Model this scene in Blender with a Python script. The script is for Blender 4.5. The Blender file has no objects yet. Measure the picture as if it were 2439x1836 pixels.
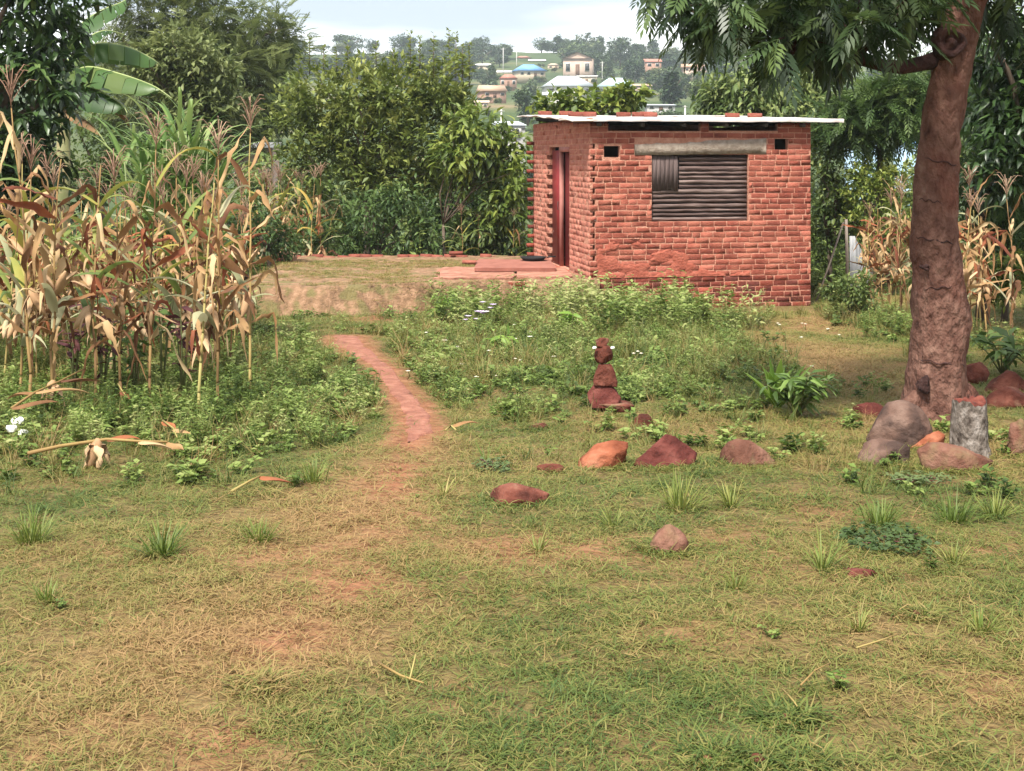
import bpy, math, random
import numpy as np
from mathutils import Vector, Matrix, noise as mnoise

R = random.Random(7)
rng = np.random.default_rng(11)
S = bpy.context.scene
COL = S.collection
rad = math.radians

# ------------------------------------------------------------------ camera, world, sun, exposure
cam_data = bpy.data.cameras.new("camera")
cam = bpy.data.objects.new("camera", cam_data)
COL.objects.link(cam)
cam.location = (0, 0, 0)
cam.rotation_euler = (rad(90), 0, 0)
cam_data.sensor_width = 36
cam_data.lens = 36 * 3000 / 2439
cam_data.shift_y = -0.2247
cam_data.clip_start = 0.05
cam_data.clip_end = 4000
S.camera = cam

SUN_EL, SUN_AZ = 58, 205      # azimuth clockwise from +Y (behind the camera, a little left)
world = bpy.data.worlds.new("World")
S.world = world
world.use_nodes = True
wn, wl = world.node_tree.nodes, world.node_tree.links
wn.clear()
w_out = wn.new("ShaderNodeOutputWorld")
w_bg = wn.new("ShaderNodeBackground")
w_sky = wn.new("ShaderNodeTexSky")
w_sky.sky_type = 'NISHITA'
w_sky.sun_disc = False
w_sky.sun_elevation = rad(SUN_EL)
w_sky.sun_rotation = rad(SUN_AZ)
w_tc = wn.new("ShaderNodeTexCoord")
w_map = wn.new("ShaderNodeMapping")
w_map.inputs['Location'].default_value = (-1.674, -18.881, -2.704)
w_map.inputs['Scale'].default_value = (1.0, 1.0, 7.0)
w_noise = wn.new("ShaderNodeTexNoise")
w_noise.inputs['Scale'].default_value = 1.5
w_noise.inputs['Detail'].default_value = 5
w_ramp = wn.new("ShaderNodeValToRGB")
w_ramp.color_ramp.elements[0].position = 0.40
w_ramp.color_ramp.elements[0].color = (3.7, 4.2, 4.9, 1)
w_ramp.color_ramp.elements[1].position = 0.56
w_ramp.color_ramp.elements[1].color = (10.0, 10.0, 9.8, 1)
w_mix = wn.new("ShaderNodeMix")
w_mix.data_type = 'RGBA'
w_mix.inputs[0].default_value = 0.93
wl.new(w_tc.outputs['Generated'], w_map.inputs['Vector'])
wl.new(w_map.outputs[0], w_noise.inputs['Vector'])
wl.new(w_noise.outputs[0], w_ramp.inputs[0])
wl.new(w_sky.outputs[0], w_mix.inputs[6])
wl.new(w_ramp.outputs[0], w_mix.inputs[7])
wl.new(w_mix.outputs[2], w_bg.inputs[0])
w_bg.inputs[1].default_value = 0.072
wl.new(w_bg.outputs[0], w_out.inputs[0])

sun_d = bpy.data.lights.new("sun", 'SUN')
sun_d.energy = 3.4
sun_d.angle = rad(9)
sun_d.color = (1.0, 0.96, 0.86)
sun = bpy.data.objects.new("sun", sun_d)
COL.objects.link(sun)
_sd = Vector((math.sin(rad(SUN_AZ)) * math.cos(rad(SUN_EL)), math.cos(rad(SUN_AZ)) * math.cos(rad(SUN_EL)), math.sin(rad(SUN_EL))))
sun.rotation_euler = (-_sd).to_track_quat('-Z', 'Y').to_euler()

S.render.engine = 'CYCLES'
S.view_settings.view_transform = 'Standard'
S.view_settings.look = 'None'
S.view_settings.exposure = 1.40
S.view_settings.gamma = 1
S.view_settings.use_curve_mapping = False
S.cycles.max_bounces = 7
S.cycles.transparent_max_bounces = 4
S.cycles.volume_bounces = 1

# ------------------------------------------------------------------ measuring helpers
PXM = 1.10262 / 3000
def X(px, d): return (px * 1.10262 - 1219.5) / 3000 * d
def Z(py, d): return (335.6 - py) * PXM * d
def dist(py): return 1.45 / max((py - 335.6) * PXM - 0.05, 0.02)
KY = [-50, 0, 28, 45, 80, 130, 200, 240, 300, 400, 520, 620, 900, 1400]
KZ = [1.0, -1.45, -2.85, -4.6, -7, -4.5, 5.5, 10.4, 14.7, 24, 40, 45, 48, 48]

def _hash(ix, iy, s):
    h = (ix.astype(np.int64) * 374761393 + iy.astype(np.int64) * 668265263 + s * 974711) & 0x7fffffff
    h = ((h ^ (h >> 13)) * 1274126177) & 0x7fffffff
    return ((h ^ (h >> 16)) & 0xffff) / 65535.0
def vnoise(x, y, s=0):
    x = np.asarray(x, float); y = np.asarray(y, float)
    ix, iy = np.floor(x), np.floor(y)
    fx, fy = x - ix, y - iy
    fx = fx * fx * (3 - 2 * fx); fy = fy * fy * (3 - 2 * fy)
    a = _hash(ix, iy, s); b = _hash(ix + 1, iy, s); c = _hash(ix, iy + 1, s); d = _hash(ix + 1, iy + 1, s)
    return a + (b - a) * fx + (c - a) * fy + (a - b - c + d) * fx * fy
def fbm(x, y, s=0, o=4):
    t, a, n = 0, 0.5, 0
    for k in range(o):
        t = t + a * vnoise(np.asarray(x) * 2 ** k, np.asarray(y) * 2 ** k, s + k); n += a; a *= 0.5
    return t / n

def ground(x, y):
    x = np.asarray(x, float); y = np.asarray(y, float)
    z = np.interp(y, KY, KZ)
    near = np.clip(1 - (y - 30) / 20, 0, 1)
    z = z + near * ((fbm(x * .9, y * .9, 3) - .5) * .07 + (fbm(x * 5, y * 5, 5, 2) - .5) * .03)
    far = np.clip((y - 60) / 100, 0, 1)
    return z + far * (fbm(x / 90, y / 90, 9) - .5) * 9
def gz(x, y): return float(ground(x, y))
def at(px, py):
    d = dist(py)
    x = X(px, d)
    return Vector((x, d, gz(x, d)))

# ------------------------------------------------------------------ mesh helpers
class Geo:
    def __init__(s): s.V = []; s.Q = []; s.T = []; s.t = []; s.n = 0
    def add(s, V, F, tint=0.5):
        V = np.asarray(V, float).reshape(-1, 3)
        if isinstance(F, np.ndarray): groups = [F]
        else:
            groups = [np.array([f for f in F if len(f) == k], int) for k in (3, 4)]
        for f in groups:
            if f.size:
                (s.T if f.shape[1] == 3 else s.Q).append(f + s.n)
        s.V.append(V)
        s.t.append(np.broadcast_to(np.asarray(tint, float), (len(V),)))
        s.n += len(V)
        return s
    def box(s, x0, x1, y0, y1, z0, z1, tint=0.5):
        V = [(x, y, z) for z in (z0, z1) for y in (y0, y1) for x in (x0, x1)]
        F = [(0, 2, 3, 1), (4, 5, 7, 6), (0, 1, 5, 4), (2, 6, 7, 3), (0, 4, 6, 2), (1, 3, 7, 5)]
        return s.add(V, F, tint)
    def tube(s, pts, rr, n=8, tint=0.5, cap=True, wob=0.0):
        P = [Vector(p) for p in pts]
        if not hasattr(rr, '__len__'): rr = [rr] * len(P)
        V = []; up = Vector((0.31, 0.17, 0.93))
        for i, p in enumerate(P):
            d = (P[min(i + 1, len(P) - 1)] - P[max(i - 1, 0)]).normalized()
            if abs(d.dot(up)) > .95: up = Vector((1, 0.1, 0))
            a = d.cross(up).normalized(); b = d.cross(a)
            for k in range(n):
                an = 2 * math.pi * k / n
                r = rr[i] * (1 + wob * math.sin(an * 3 + i * .7) * .5 + wob * R.uniform(-.5, .5))
                V.append(p + a * math.cos(an) * r + b * math.sin(an) * r)
        F = [(i * n + k, i * n + (k + 1) % n, (i + 1) * n + (k + 1) % n, (i + 1) * n + k) for i in range(len(P) - 1) for k in range(n)]
        if cap:
            m = len(V); V += [P[0], P[-1]]
            F += [(m, (k + 1) % n, k) for k in range(n)]
            o = (len(P) - 1) * n
            F += [(m + 1, o + k, o + (k + 1) % n) for k in range(n)]
        return s.add([tuple(v) for v in V], F, tint)
    def inst(s, V, F, P, M, sc, tint):
        """copies of (V, F) at P with rotation matrices M (n,3,3) and scales sc"""
        V = np.asarray(V, float); F = np.asarray(F, int); n = len(P)
        W = np.einsum('nij,vj->nvi', M, V) * np.asarray(sc).reshape(n, -1)[:, None, :] + np.asarray(P)[:, None, :]
        G = (F[None] + (np.arange(n) * len(V))[:, None, None]).reshape(-1, F.shape[1])
        return s.add(W.reshape(-1, 3), G, np.repeat(np.asarray(tint), len(V)))
    def mesh(s, name, mats, origin=None, smooth=False):
        V = np.concatenate(s.V) if s.V else np.zeros((0, 3))
        if origin is not None: V = V - np.asarray(origin, float)
        me = bpy.data.meshes.new(name)
        Q = np.concatenate(s.Q) if s.Q else np.zeros((0, 4), int)
        T = np.concatenate(s.T) if s.T else np.zeros((0, 3), int)
        me.vertices.add(len(V)); me.vertices.foreach_set('co', V.astype(np.float32).ravel())
        L = np.concatenate([Q.ravel(), T.ravel()]).astype(np.int32)
        me.loops.add(len(L)); me.loops.foreach_set('vertex_index', L)
        tot = np.concatenate([np.full(len(Q), 4), np.full(len(T), 3)]).astype(np.int32)
        me.polygons.add(len(tot))
        me.polygons.foreach_set('loop_start', (np.cumsum(tot) - tot).astype(np.int32))
        me.polygons.foreach_set('loop_total', tot)
        if smooth: me.polygons.foreach_set('use_smooth', np.ones(len(tot), bool))
        me.update(calc_edges=True)
        a = me.attributes.new('tint', 'FLOAT', 'POINT')
        a.data.foreach_set('value', np.concatenate(s.t).astype(np.float32) if s.t else np.zeros(0, np.float32))
        for m in (mats if isinstance(mats, (list, tuple)) else [mats]): me.materials.append(m)
        return me

def tag(o, label=None, cat=None, group=None, kind=None):
    if label: o['label'] = label
    if cat: o['category'] = cat
    if group: o['group'] = group
    if kind: o['kind'] = kind
    return o
def thing(name, label, cat, loc=(0, 0, 0), group=None, rz=0):
    o = bpy.data.objects.new(name, None)
    o.empty_display_size = .1
    COL.objects.link(o); o.location = loc; o.rotation_euler = (0, 0, rz)
    return tag(o, label, cat, group)
def link(name, me, parent=None, loc=(0, 0, 0), kind=None):
    o = bpy.data.objects.new(name, me)
    COL.objects.link(o); o.location = loc
    if parent is not None: o.parent = parent
    if kind: o['kind'] = kind
    return o
def part(name, geo, m, parent, smooth=False, kind=None, world=True):
    """a part; geometry given in world space unless world=False"""
    org = parent.location if world else None
    return link(name, geo.mesh(name, m, org, smooth), parent, kind=kind)
def copy_tree(o, parent=None):
    c = o.copy(); COL.objects.link(c)
    if parent is not None: c.parent = parent
    for ch in (KIDS[o.name] if o.name in KIDS else [k for k in bpy.data.objects if k.parent == o]):
        copy_tree(ch, c)
    return c
KIDS = {}
def remember(o):
    ks = [k for k in bpy.data.objects if k.parent == o]
    KIDS[o.name] = ks
    for k in ks: KIDS[k.name] = [q for q in bpy.data.objects if q.parent == k]

# ------------------------------------------------------------------ materials
def M(name, cols, scale=4.0, rough=.8, bump=0.0, wn_=1.0, wr=0.0, wa=0.0, base=0.5, coord='Object', attr='tint', atype='GEOMETRY',
      trans=0.0, detail=5, spec=.3, metal=0.0, bscale=None, stretch=None, mix2=None, dist_=0.0, bdist=.03):
    m = bpy.data.materials.new(name); m.use_nodes = True
    nt = m.node_tree; N = nt.nodes; L = nt.links
    b = N['Principled BSDF']; out = N['Material Output']
    tc = N.new('ShaderNodeTexCoord')
    if coord == 'World':
        g = N.new('ShaderNodeNewGeometry'); vec = g.outputs['Position']
    else: vec = tc.outputs[coord]
    if stretch:
        mp = N.new('ShaderNodeMapping'); mp.inputs['Scale'].default_value = stretch
        L.new(vec, mp.inputs[0]); vec = mp.outputs[0]
    no = N.new('ShaderNodeTexNoise'); no.inputs['Scale'].default_value = scale; no.inputs['Detail'].default_value = detail
    no.inputs['Distortion'].default_value = dist_
    L.new(vec, no.inputs['Vector'])
    def math_(op, a, bb):
        n = N.new('ShaderNodeMath'); n.operation = op
        for i, v in enumerate((a, bb)):
            if isinstance(v, (int, float)): n.inputs[i].default_value = v
            else: L.new(v, n.inputs[i])
        return n.outputs[0]
    f = math_('MULTIPLY', math_('SUBTRACT', no.outputs[0], .5), wn_ * 2)
    f = math_('ADD', f, base)
    if wr:
        oi = N.new('ShaderNodeObjectInfo')
        f = math_('ADD', f, math_('MULTIPLY', math_('SUBTRACT', oi.outputs['Random'], .5), wr))
    if wa:
        at_ = N.new('ShaderNodeAttribute'); at_.attribute_name = attr; at_.attribute_type = atype
        f = math_('ADD', f, math_('MULTIPLY', math_('SUBTRACT', at_.outputs['Fac'], .5), wa))
    ra = N.new('ShaderNodeValToRGB')
    el = ra.color_ramp.elements
    n = len(cols)
    while len(el) < n: el.new(.5)
    for i, c in enumerate(cols):
        el[i].position = i / max(n - 1, 1); el[i].color = (*c, 1)
    L.new(f, ra.inputs[0])
    colour = ra.outputs[0]
    if mix2:            # (colour, scale, lo, hi): a second, larger stain in world space
        c2, s2, lo, hi = mix2
        g2 = N.new('ShaderNodeNewGeometry')
        n2 = N.new('ShaderNodeTexNoise'); n2.inputs['Scale'].default_value = s2; n2.inputs['Detail'].default_value = 6
        L.new(g2.outputs['Position'], n2.inputs['Vector'])
        mr = N.new('ShaderNodeMapRange'); mr.inputs[1].default_value = lo; mr.inputs[2].default_value = hi
        L.new(n2.outputs[0], mr.inputs[0])
        mx = N.new('ShaderNodeMix'); mx.data_type = 'RGBA'
        L.new(mr.outputs[0], mx.inputs[0]); L.new(colour, mx.inputs[6]); mx.inputs[7].default_value = (*c2, 1)
        colour = mx.outputs[2]
    L.new(colour, b.inputs['Base Color'])
    b.inputs['Roughness'].default_value = rough
    b.inputs['Metallic'].default_value = metal
    b.inputs['Specular IOR Level'].default_value = spec
    if bump:
        bn = N.new('ShaderNodeBump'); bn.inputs['Strength'].default_value = bump; bn.inputs['Distance'].default_value = bdist
        src = no
        if bscale:
            src = N.new('ShaderNodeTexNoise'); src.inputs['Scale'].default_value = bscale; src.inputs['Detail'].default_value = 8
            L.new(vec, src.inputs['Vector'])
        L.new(src.outputs[0], bn.inputs['Height']); L.new(bn.outputs[0], b.inputs['Normal'])
    if trans:
        tr = N.new('ShaderNodeBsdfTranslucent'); L.new(colour, tr.inputs[0])
        ms = N.new('ShaderNodeMixShader'); ms.inputs[0].default_value = trans
        L.new(b.outputs[0], ms.inputs[1]); L.new(tr.outputs[0], ms.inputs[2]); L.new(ms.outputs[0], out.inputs[0])
    return m

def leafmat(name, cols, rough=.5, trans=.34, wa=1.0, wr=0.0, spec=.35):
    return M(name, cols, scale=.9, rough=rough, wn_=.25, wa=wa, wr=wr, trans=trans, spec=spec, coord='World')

# ------------------------------------------------------------------ fields that say where the soil is bare, dry or green
BARE = [(800, 690, 50, 9, .9), (770, 712, 50, 8, .55), (880, 990, 60, 70, .8), (860, 1060, 80, 70, .6), (850, 1120, 150, 60, .6), (1180, 1185, 200, 35, .75), (620, 1385, 130, 60, .6), (2150, 1495, 120, 40, .6),
        (2130, 1180, 110, 30, .45), (220, 1570, 90, 30, .5), (1500, 1370, 130, 30, .45), (800, 1270, 160, 40, .6), (480, 1590, 120, 30, .55),
        (1870, 1230, 80, 20, .5), (1010, 1500, 80, 30, .35), (1590, 1160, 90, 25, .4), (1250, 1560, 90, 30, .5), (1780, 700, 90, 22, .3), (40, 1640, 80, 30, .5)]
DRY = [(820, 1080, 190, 150, .55), (1800, 790, 120, 70, .6), (1100, 1190, 330, 60, .45), (600, 1380, 330, 150, .35), (1780, 680, 130, 35, .5), (1900, 1380, 260, 60, .25),
       (900, 960, 90, 40, .4), (1420, 940, 240, 40, .25), (1040, 800, 50, 50, .55), (300, 1550, 330, 90, .25), (2100, 1500, 200, 80, .3)]
GREEN = [(350, 950, 330, 90, .7), (700, 860, 130, 120, .65), (700, 690, 110, 60, .4), (1250, 720, 330, 110, .6), (1480, 820, 170, 60, .6), (1900, 690, 120, 60, .6),
         (1180, 1330, 200, 50, .3), (2000, 1050, 160, 60, .55), (350, 1180, 120, 50, .3), (1600, 1420, 200, 40, .15), (2120, 740, 90, 50, .4), (120, 1080, 150, 70, .4)]
def blobs(table, x, y):
    t = np.zeros(np.shape(x))
    for px, py, rx, ry, w in table:
        d = dist(py); cx = X(px, d); sx = rx * PXM * d
        sy = max((dist(py - ry) - dist(py + ry)) / 2, .1)
        t = np.maximum(t, w * np.exp(-((x - cx) / sx) ** 2 - ((y - d) / sy) ** 2))
    return t
PATH_PX = [(752, 728, 62), (752, 742, 62), (800, 775, 42), (845, 820, 44), (880, 865, 50), (905, 905, 62), (905, 935, 62), (880, 962, 50)]
PATH_W = []
for px, py, w in PATH_PX:
    d = dist(py); PATH_W.append((X(px, d), d, w * PXM * d))
def pathdist(x, y):
    best = np.full(np.shape(x), 9.0)
    for (x0, y0, w0), (x1, y1, w1) in zip(PATH_W[:-1], PATH_W[1:]):
        dx, dy = x1 - x0, y1 - y0
        t = np.clip(((x - x0) * dx + (y - y0) * dy) / (dx * dx + dy * dy), 0, 1)
        q = np.hypot(x - x0 - t * dx, (y - y0 - t * dy)) / (w0 + (w1 - w0) * t)
        best = np.minimum(best, q)
    return best
def f_bare(x, y):
    n = fbm(np.asarray(x) * 1.3, np.asarray(y) * 1.3, 21)
    b = blobs(BARE, x, y) * (.45 + 1.1 * n) + np.clip((n - .62) * 2.2, 0, .5)
    p = np.clip(1.45 - pathdist(x, y) + (fbm(np.asarray(x) * 3, np.asarray(y) * 3, 31) - .5) * .9, 0, 1)
    return np.clip(np.maximum(b, p), 0, 1)
def f_dry(x, y):
    n = fbm(np.asarray(x) * .8, np.asarray(y) * .8, 41)
    return np.clip(.48 + blobs(DRY, x, y) - blobs(GREEN, x, y) * .72 + (n - .5) * .9, 0, 1)

# ------------------------------------------------------------------ terrain
def axis(fine, a, b, far, grow=1.16, st0=None):
    v = list(np.arange(a, b, fine)); s = fine; x = v[-1]
    while x < far:
        s *= grow; x += s; v.append(x)
    return v
ys = [-30, -15, -6, -2] + axis(.14, 0, 27, 1350, 1.06)
xp = axis(.16, 0, 13, 1000, 1.13)
xs = [-v for v in xp[:0:-1]] + xp
gx, gy = np.meshgrid(np.array(xs), np.array(ys))
nx, ny = len(xs), len(ys)
gzv = ground(gx, gy)
V = np.stack([gx, gy, gzv], -1).reshape(-1, 3)
ii = (np.arange(ny - 1)[:, None] * nx + np.arange(nx - 1)[None]).ravel()
F = np.stack([ii, ii + 1, ii + nx + 1, ii + nx], 1)
gm = bpy.data.materials.new("red_soil_and_grass"); gm.use_nodes = True
def ground_mat(m):
    nt = m.node_tree; N = nt.nodes; L = nt.links; b = N['Principled BSDF']
    g = N.new('ShaderNodeNewGeometry')
    def noise(s, d=6):
        n = N.new('ShaderNodeTexNoise'); n.inputs['Scale'].default_value = s; n.inputs['Detail'].default_value = d
        L.new(g.outputs['Position'], n.inputs['Vector']); return n.outputs[0]
    def ramp(f, cs, ps=None):
        r = N.new('ShaderNodeValToRGB'); el = r.color_ramp.elements
        while len(el) < len(cs): el.new(.5)
        for i, c in enumerate(cs):
            el[i].position = ps[i] if ps else i / (len(cs) - 1); el[i].color = (*c, 1)
        L.new(f, r.inputs[0]); return r.outputs[0]
    def mix(f, a, c):
        x = N.new('ShaderNodeMix'); x.data_type = 'RGBA'; L.new(f, x.inputs[0]); L.new(a, x.inputs[6]); L.new(c, x.inputs[7]); return x.outputs[2]
    def attr(n):
        a = N.new('ShaderNodeAttribute'); a.attribute_name = n; return a.outputs['Fac']
    soil = ramp(noise(9), [(.15, .058, .03), (.25, .105, .057), (.34, .17, .10)], [.25, .5, .75])
    dry = ramp(noise(30), [(.11, .062, .03), (.19, .12, .052), (.27, .19, .085)], [.3, .5, .7])
    grn = ramp(noise(26), [(.055, .045, .018), (.10, .085, .03), (.16, .125, .05)], [.3, .5, .7])
    c = mix(attr('dry'), grn, dry)
    c = mix(attr('bare'), c, soil)
    hill = ramp(noise(.045, 8), [(.03, .05, .018), (.055, .08, .028), (.11, .11, .05), (.24, .16, .10)], [.3, .5, .64, .78])
    c = mix(attr('far'), c, hill)
    L.new(c, b.inputs['Base Color']); b.inputs['Roughness'].default_value = .95; b.inputs['Specular IOR Level'].default_value = .15
    bp = N.new('ShaderNodeBump'); bp.inputs['Strength'].default_value = 1.0; bp.inputs['Distance'].default_value = .05
    L.new(noise(22, 8), bp.inputs['Height']); L.new(bp.outputs[0], b.inputs['Normal'])
ground_mat(gm)
G = Geo().add(V, F)
gme = G.mesh("ground", gm, smooth=True)
nearm = (gy < 60)
for nm, arr in (('bare', f_bare(gx, gy) * nearm), ('dry', f_dry(gx, gy) * nearm), ('far', np.clip((gy - 34) / 20, 0, 1))):
    a = gme.attributes.new(nm, 'FLOAT', 'POINT'); a.data.foreach_set('value', arr.astype(np.float32).ravel())
tag(link("ground", gme), "sloping yard of patchy grass and red soil that runs down to a valley and up a hill", kind='structure')

# red earth path
soil_m = M("path_soil", [(.145, .054, .036), (.245, .098, .066), (.34, .16, .11)], scale=9, rough=.95, bump=.7, wn_=.9, coord='World', bscale=30)
G = Geo(); rows = []
pw = []
for (x0, y0, w0), (x1, y1, w1) in zip(PATH_W[:-1], PATH_W[1:]):
    for k in range(8):
        t = k / 8; pw.append((x0 + (x1 - x0) * t, y0 + (y1 - y0) * t, w0 + (w1 - w0) * t))
for i, (x, y, w) in enumerate(pw):
    a = -.5 * w * (.8 + .8 * (fbm(i * .8, 1.3, 51) - .5)); b = .5 * w * (.8 + .8 * (fbm(i * .8, 7.7, 52) - .5))
    if i > len(pw) - 8: a *= (len(pw) - i) / 8 ; b *= (len(pw) - i) / 8
    for k in range(9):
        f = k / 8; xx = x + (a + (b - a) * f) * 1.35
        edge = 1 - abs(f * 2 - 1)
        rows.append((xx, y, gz(xx, y) + (-.03 if edge < .05 else .004 + .010 * R.random())))
Fq = [(i * 9 + k, i * 9 + k + 1, (i + 1) * 9 + k + 1, (i + 1) * 9 + k) for i in range(len(pw) - 1) for k in range(8)]
G.add(rows, Fq)
tag(link("path", G.mesh("path", soil_m, smooth=True)), "bare red earth footpath worn through the grass", kind='structure')

# ------------------------------------------------------------------ air
hz = bpy.data.materials.new("haze_air"); hz.use_nodes = True
hz.node_tree.nodes.clear()
ho = hz.node_tree.nodes.new('ShaderNodeOutputMaterial'); hv = hz.node_tree.nodes.new('ShaderNodeVolumePrincipled')
hv.inputs['Density'].default_value = .00033
hv.inputs['Color'].default_value = (.80, .90, 1.0, 1)
hz.node_tree.links.new(hv.outputs[0], ho.inputs['Volume'])
G = Geo().box(-1100, 1100, -40, 1500, -22, 85)
tag(link("haze", G.mesh("haze", hz)), "pale blue haze over the valley", kind='stuff')
# ------------------------------------------------------------------ the brick hut
FLOOR = -1.97
brick_m = M("fired_brick", [(.165, .042, .029), (.24, .060, .040), (.295, .080, .054), (.35, .115, .08)], scale=11, rough=.9, bump=.5, wn_=.6, wr=.7, coord='World',
            mix2=((.40, .135, .09), 3.4, .47, .72), bscale=45)
brick_stuff_m = M("fired_brick_rows", [(.165, .042, .029), (.24, .060, .040), (.295, .080, .054), (.35, .115, .08)], scale=9, rough=.9, bump=.5, wn_=.42, wa=.75, coord='World',
                  mix2=((.40, .135, .09), 3.4, .47, .72), bscale=45)
side_m = M("mud_washed_brick", [(.33, .105, .075), (.43, .16, .115), (.50, .215, .155)], scale=8, rough=.92, bump=.5, wn_=.55, wa=.5, coord='World', bscale=40)
mortar_m = M("mud_mortar", [(.38, .15, .10), (.50, .235, .165), (.60, .33, .245)], scale=14, rough=.95, bump=.8, wn_=.8, coord='World', bscale=50)
dark_brick_m = M("dark_footing_brick", [(.10, .026, .02), (.17, .038, .026), (.27, .065, .042)], scale=10, rough=.9, bump=.5, wn_=.4, wr=.9, coord='World', bscale=45)  # a darker red, for footing and toothing bricks
dark_rows_m = M("dark_footing_rows", [(.10, .026, .02), (.17, .038, .026), (.27, .065, .042)], scale=10, rough=.9, bump=.5, wn_=.4, wa=.9, coord='World', bscale=45)
lintel_m = M("weathered_concrete", [(.20, .15, .118), (.31, .245, .198), (.41, .345, .29)], scale=13, wn_=1.0, rough=.95, bump=.6, coord='World', bscale=35)
slat_m = M("old_grey_brown_wood", [(.045, .026, .024), (.11, .07, .063), (.23, .165, .15)], scale=6, rough=.85, bump=.6, wn_=1.0, wr=.6, stretch=(.6, 8, 8), bscale=9)
slatv_m = M("old_grey_brown_wood_upright", [(.05, .033, .032), (.10, .07, .066), (.18, .13, .125)], scale=6, rough=.85, bump=.6, wn_=.6, wr=.4, stretch=(8, 8, .6), bscale=9)
maroon_m = M("maroon_door_paint", [(.13, .010, .013), (.20, .018, .02), (.26, .04, .038)], scale=3, rough=.55, wn_=.5)
frame_m = M("pale_pink_door_post", [(.34, .13, .11), (.45, .2, .17)], scale=6, rough=.8)
sheet_m = M("weathered_roof_sheet", [(.30, .20, .17), (.56, .50, .47), (.72, .69, .67)], scale=1.4, rough=.5, wn_=.9, base=.62, coord='World', metal=.15, spec=.5)
pole_m = M("grey_rafter_wood", [(.05, .04, .04), (.12, .10, .09)], scale=6, rough=.9)

HUT = thing("brick_hut", "small red brick hut with a flat sheet roof and boarded window", "hut", (1.25, 20.2, FLOOR), rz=math.atan2(.186, .983))
HR = Matrix.Rotation(math.atan2(.186, .983), 3, 'Z')
def hutw(s, t, z=0): return Vector((1.25, 20.2, FLOOR)) + HR @ Vector((s, t, z))

COURSE, BL, TH = .09, .235, .112
W, D, TOP, BASE = 3.77, 4.5, 2.49, -.63
CY = 16
def wall_core(us, zs, hole, place):
    """a wall with openings: cells of the (us, zs) grid except where hole(u, z); faces only where a cell meets air"""
    g = Geo()
    us = sorted(set(us)); zs = sorted(set(zs))
    full = [[not hole((us[i] + us[i + 1]) / 2, (zs[j] + zs[j + 1]) / 2) for j in range(len(zs) - 1)] for i in range(len(us) - 1)]
    def F(i, j): return 0 <= i < len(us) - 1 and 0 <= j < len(zs) - 1 and full[i][j]
    for i in range(len(us) - 1):
        for j in range(len(zs) - 1):
            if not full[i][j]: continue
            u0, u1, z0, z1 = us[i], us[i + 1], zs[j], zs[j + 1]
            q = []
            q.append([(u0, 0, z0), (u1, 0, z0), (u1, 0, z1), (u0, 0, z1)])
            q.append([(u1, TH, z0), (u0, TH, z0), (u0, TH, z1), (u1, TH, z1)])
            if not F(i - 1, j): q.append([(u0, TH, z0), (u0, 0, z0), (u0, 0, z1), (u0, TH, z1)])
            if not F(i + 1, j): q.append([(u1, 0, z0), (u1, TH, z0), (u1, TH, z1), (u1, 0, z1)])
            if not F(i, j + 1): q.append([(u0, 0, z1), (u1, 0, z1), (u1, TH, z1), (u0, TH, z1)])
            if not F(i, j - 1): q.append([(u1, 0, z0), (u0, 0, z0), (u0, TH, z0), (u1, TH, z0)])
            for f in q: g.add([place(*p) for p in f], [(0, 1, 2, 3)])
    return g

def brick_geo(length, seed, h=.075, depth=.05, proud=.005):
    """one brick face: chamfered, a little uneven; local x along the course, y into the wall, z up"""
    r = random.Random(seed); e = .0035
    def j(a): return r.uniform(-a, a)
    L2, H2 = length / 2, h / 2
    ring0 = [(sx * (L2 - e) + j(.006), -proud + j(.003), sz * (H2 - e) + j(.004)) for sx, sz in ((-1, -1), (1, -1), (1, 1), (-1, 1))]
    ring1 = [(sx * L2 + j(.005), -proud + .0035, sz * H2 + j(.004)) for sx, sz in ((-1, -1), (1, -1), (1, 1), (-1, 1))]
    ring2 = [(x, depth, z) for x, y, z in ring1]
    V = ring0 + ring1 + ring2
    F = [(0, 1, 2, 3)] + [(4 + k, 4 + (k + 1) % 4, (k + 1) % 4, k) for k in range(4)] + [(8 + k, 8 + (k + 1) % 4, 4 + (k + 1) % 4, 4 + k) for k in range(4)] + [(8, 11, 10, 9)]
    return V, F

# openings of the front wall, local (s0, s1, z0, z1)
WIN = (1.03, 2.683, .895, 1.985)
VENTS = [(.232, .497, 1.942, 2.122), (3.137, 3.373, 2.065, 2.245)]
GAPS = [(.30, 1.86, 2.365, 2.60), (2.0, 3.19, 2.375, 2.60)]
LINT = (.741, 2.989, 1.985, 2.19)
courses = [BASE + COURSE * k for k in range(int((TOP - BASE) / COURSE) + 1)]
HOLES = [(-.01, .085, c + .006, c + COURSE - .006) for k, c in enumerate(courses) if k % 2 == 0 and .1 < c < 2.1]
def inside(b, u, z): return b[0] < u < b[1] and b[2] < z < b[3]
def front_hole(u, z): return any(inside(b, u, z) for b in [WIN] + VENTS + GAPS + HOLES)
us = [0, W] + [v for b in [WIN] + VENTS + GAPS for v in b[:2]] + [.085]
zs = [BASE, TOP] + [v for b in [WIN] + VENTS + HOLES for v in b[2:]] + [2.365, 2.375]
FRONT = link("front_wall", wall_core(us, zs, front_hole, lambda u, y, z: (u, y, z)).mesh("front_wall", mortar_m), HUT)

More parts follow.
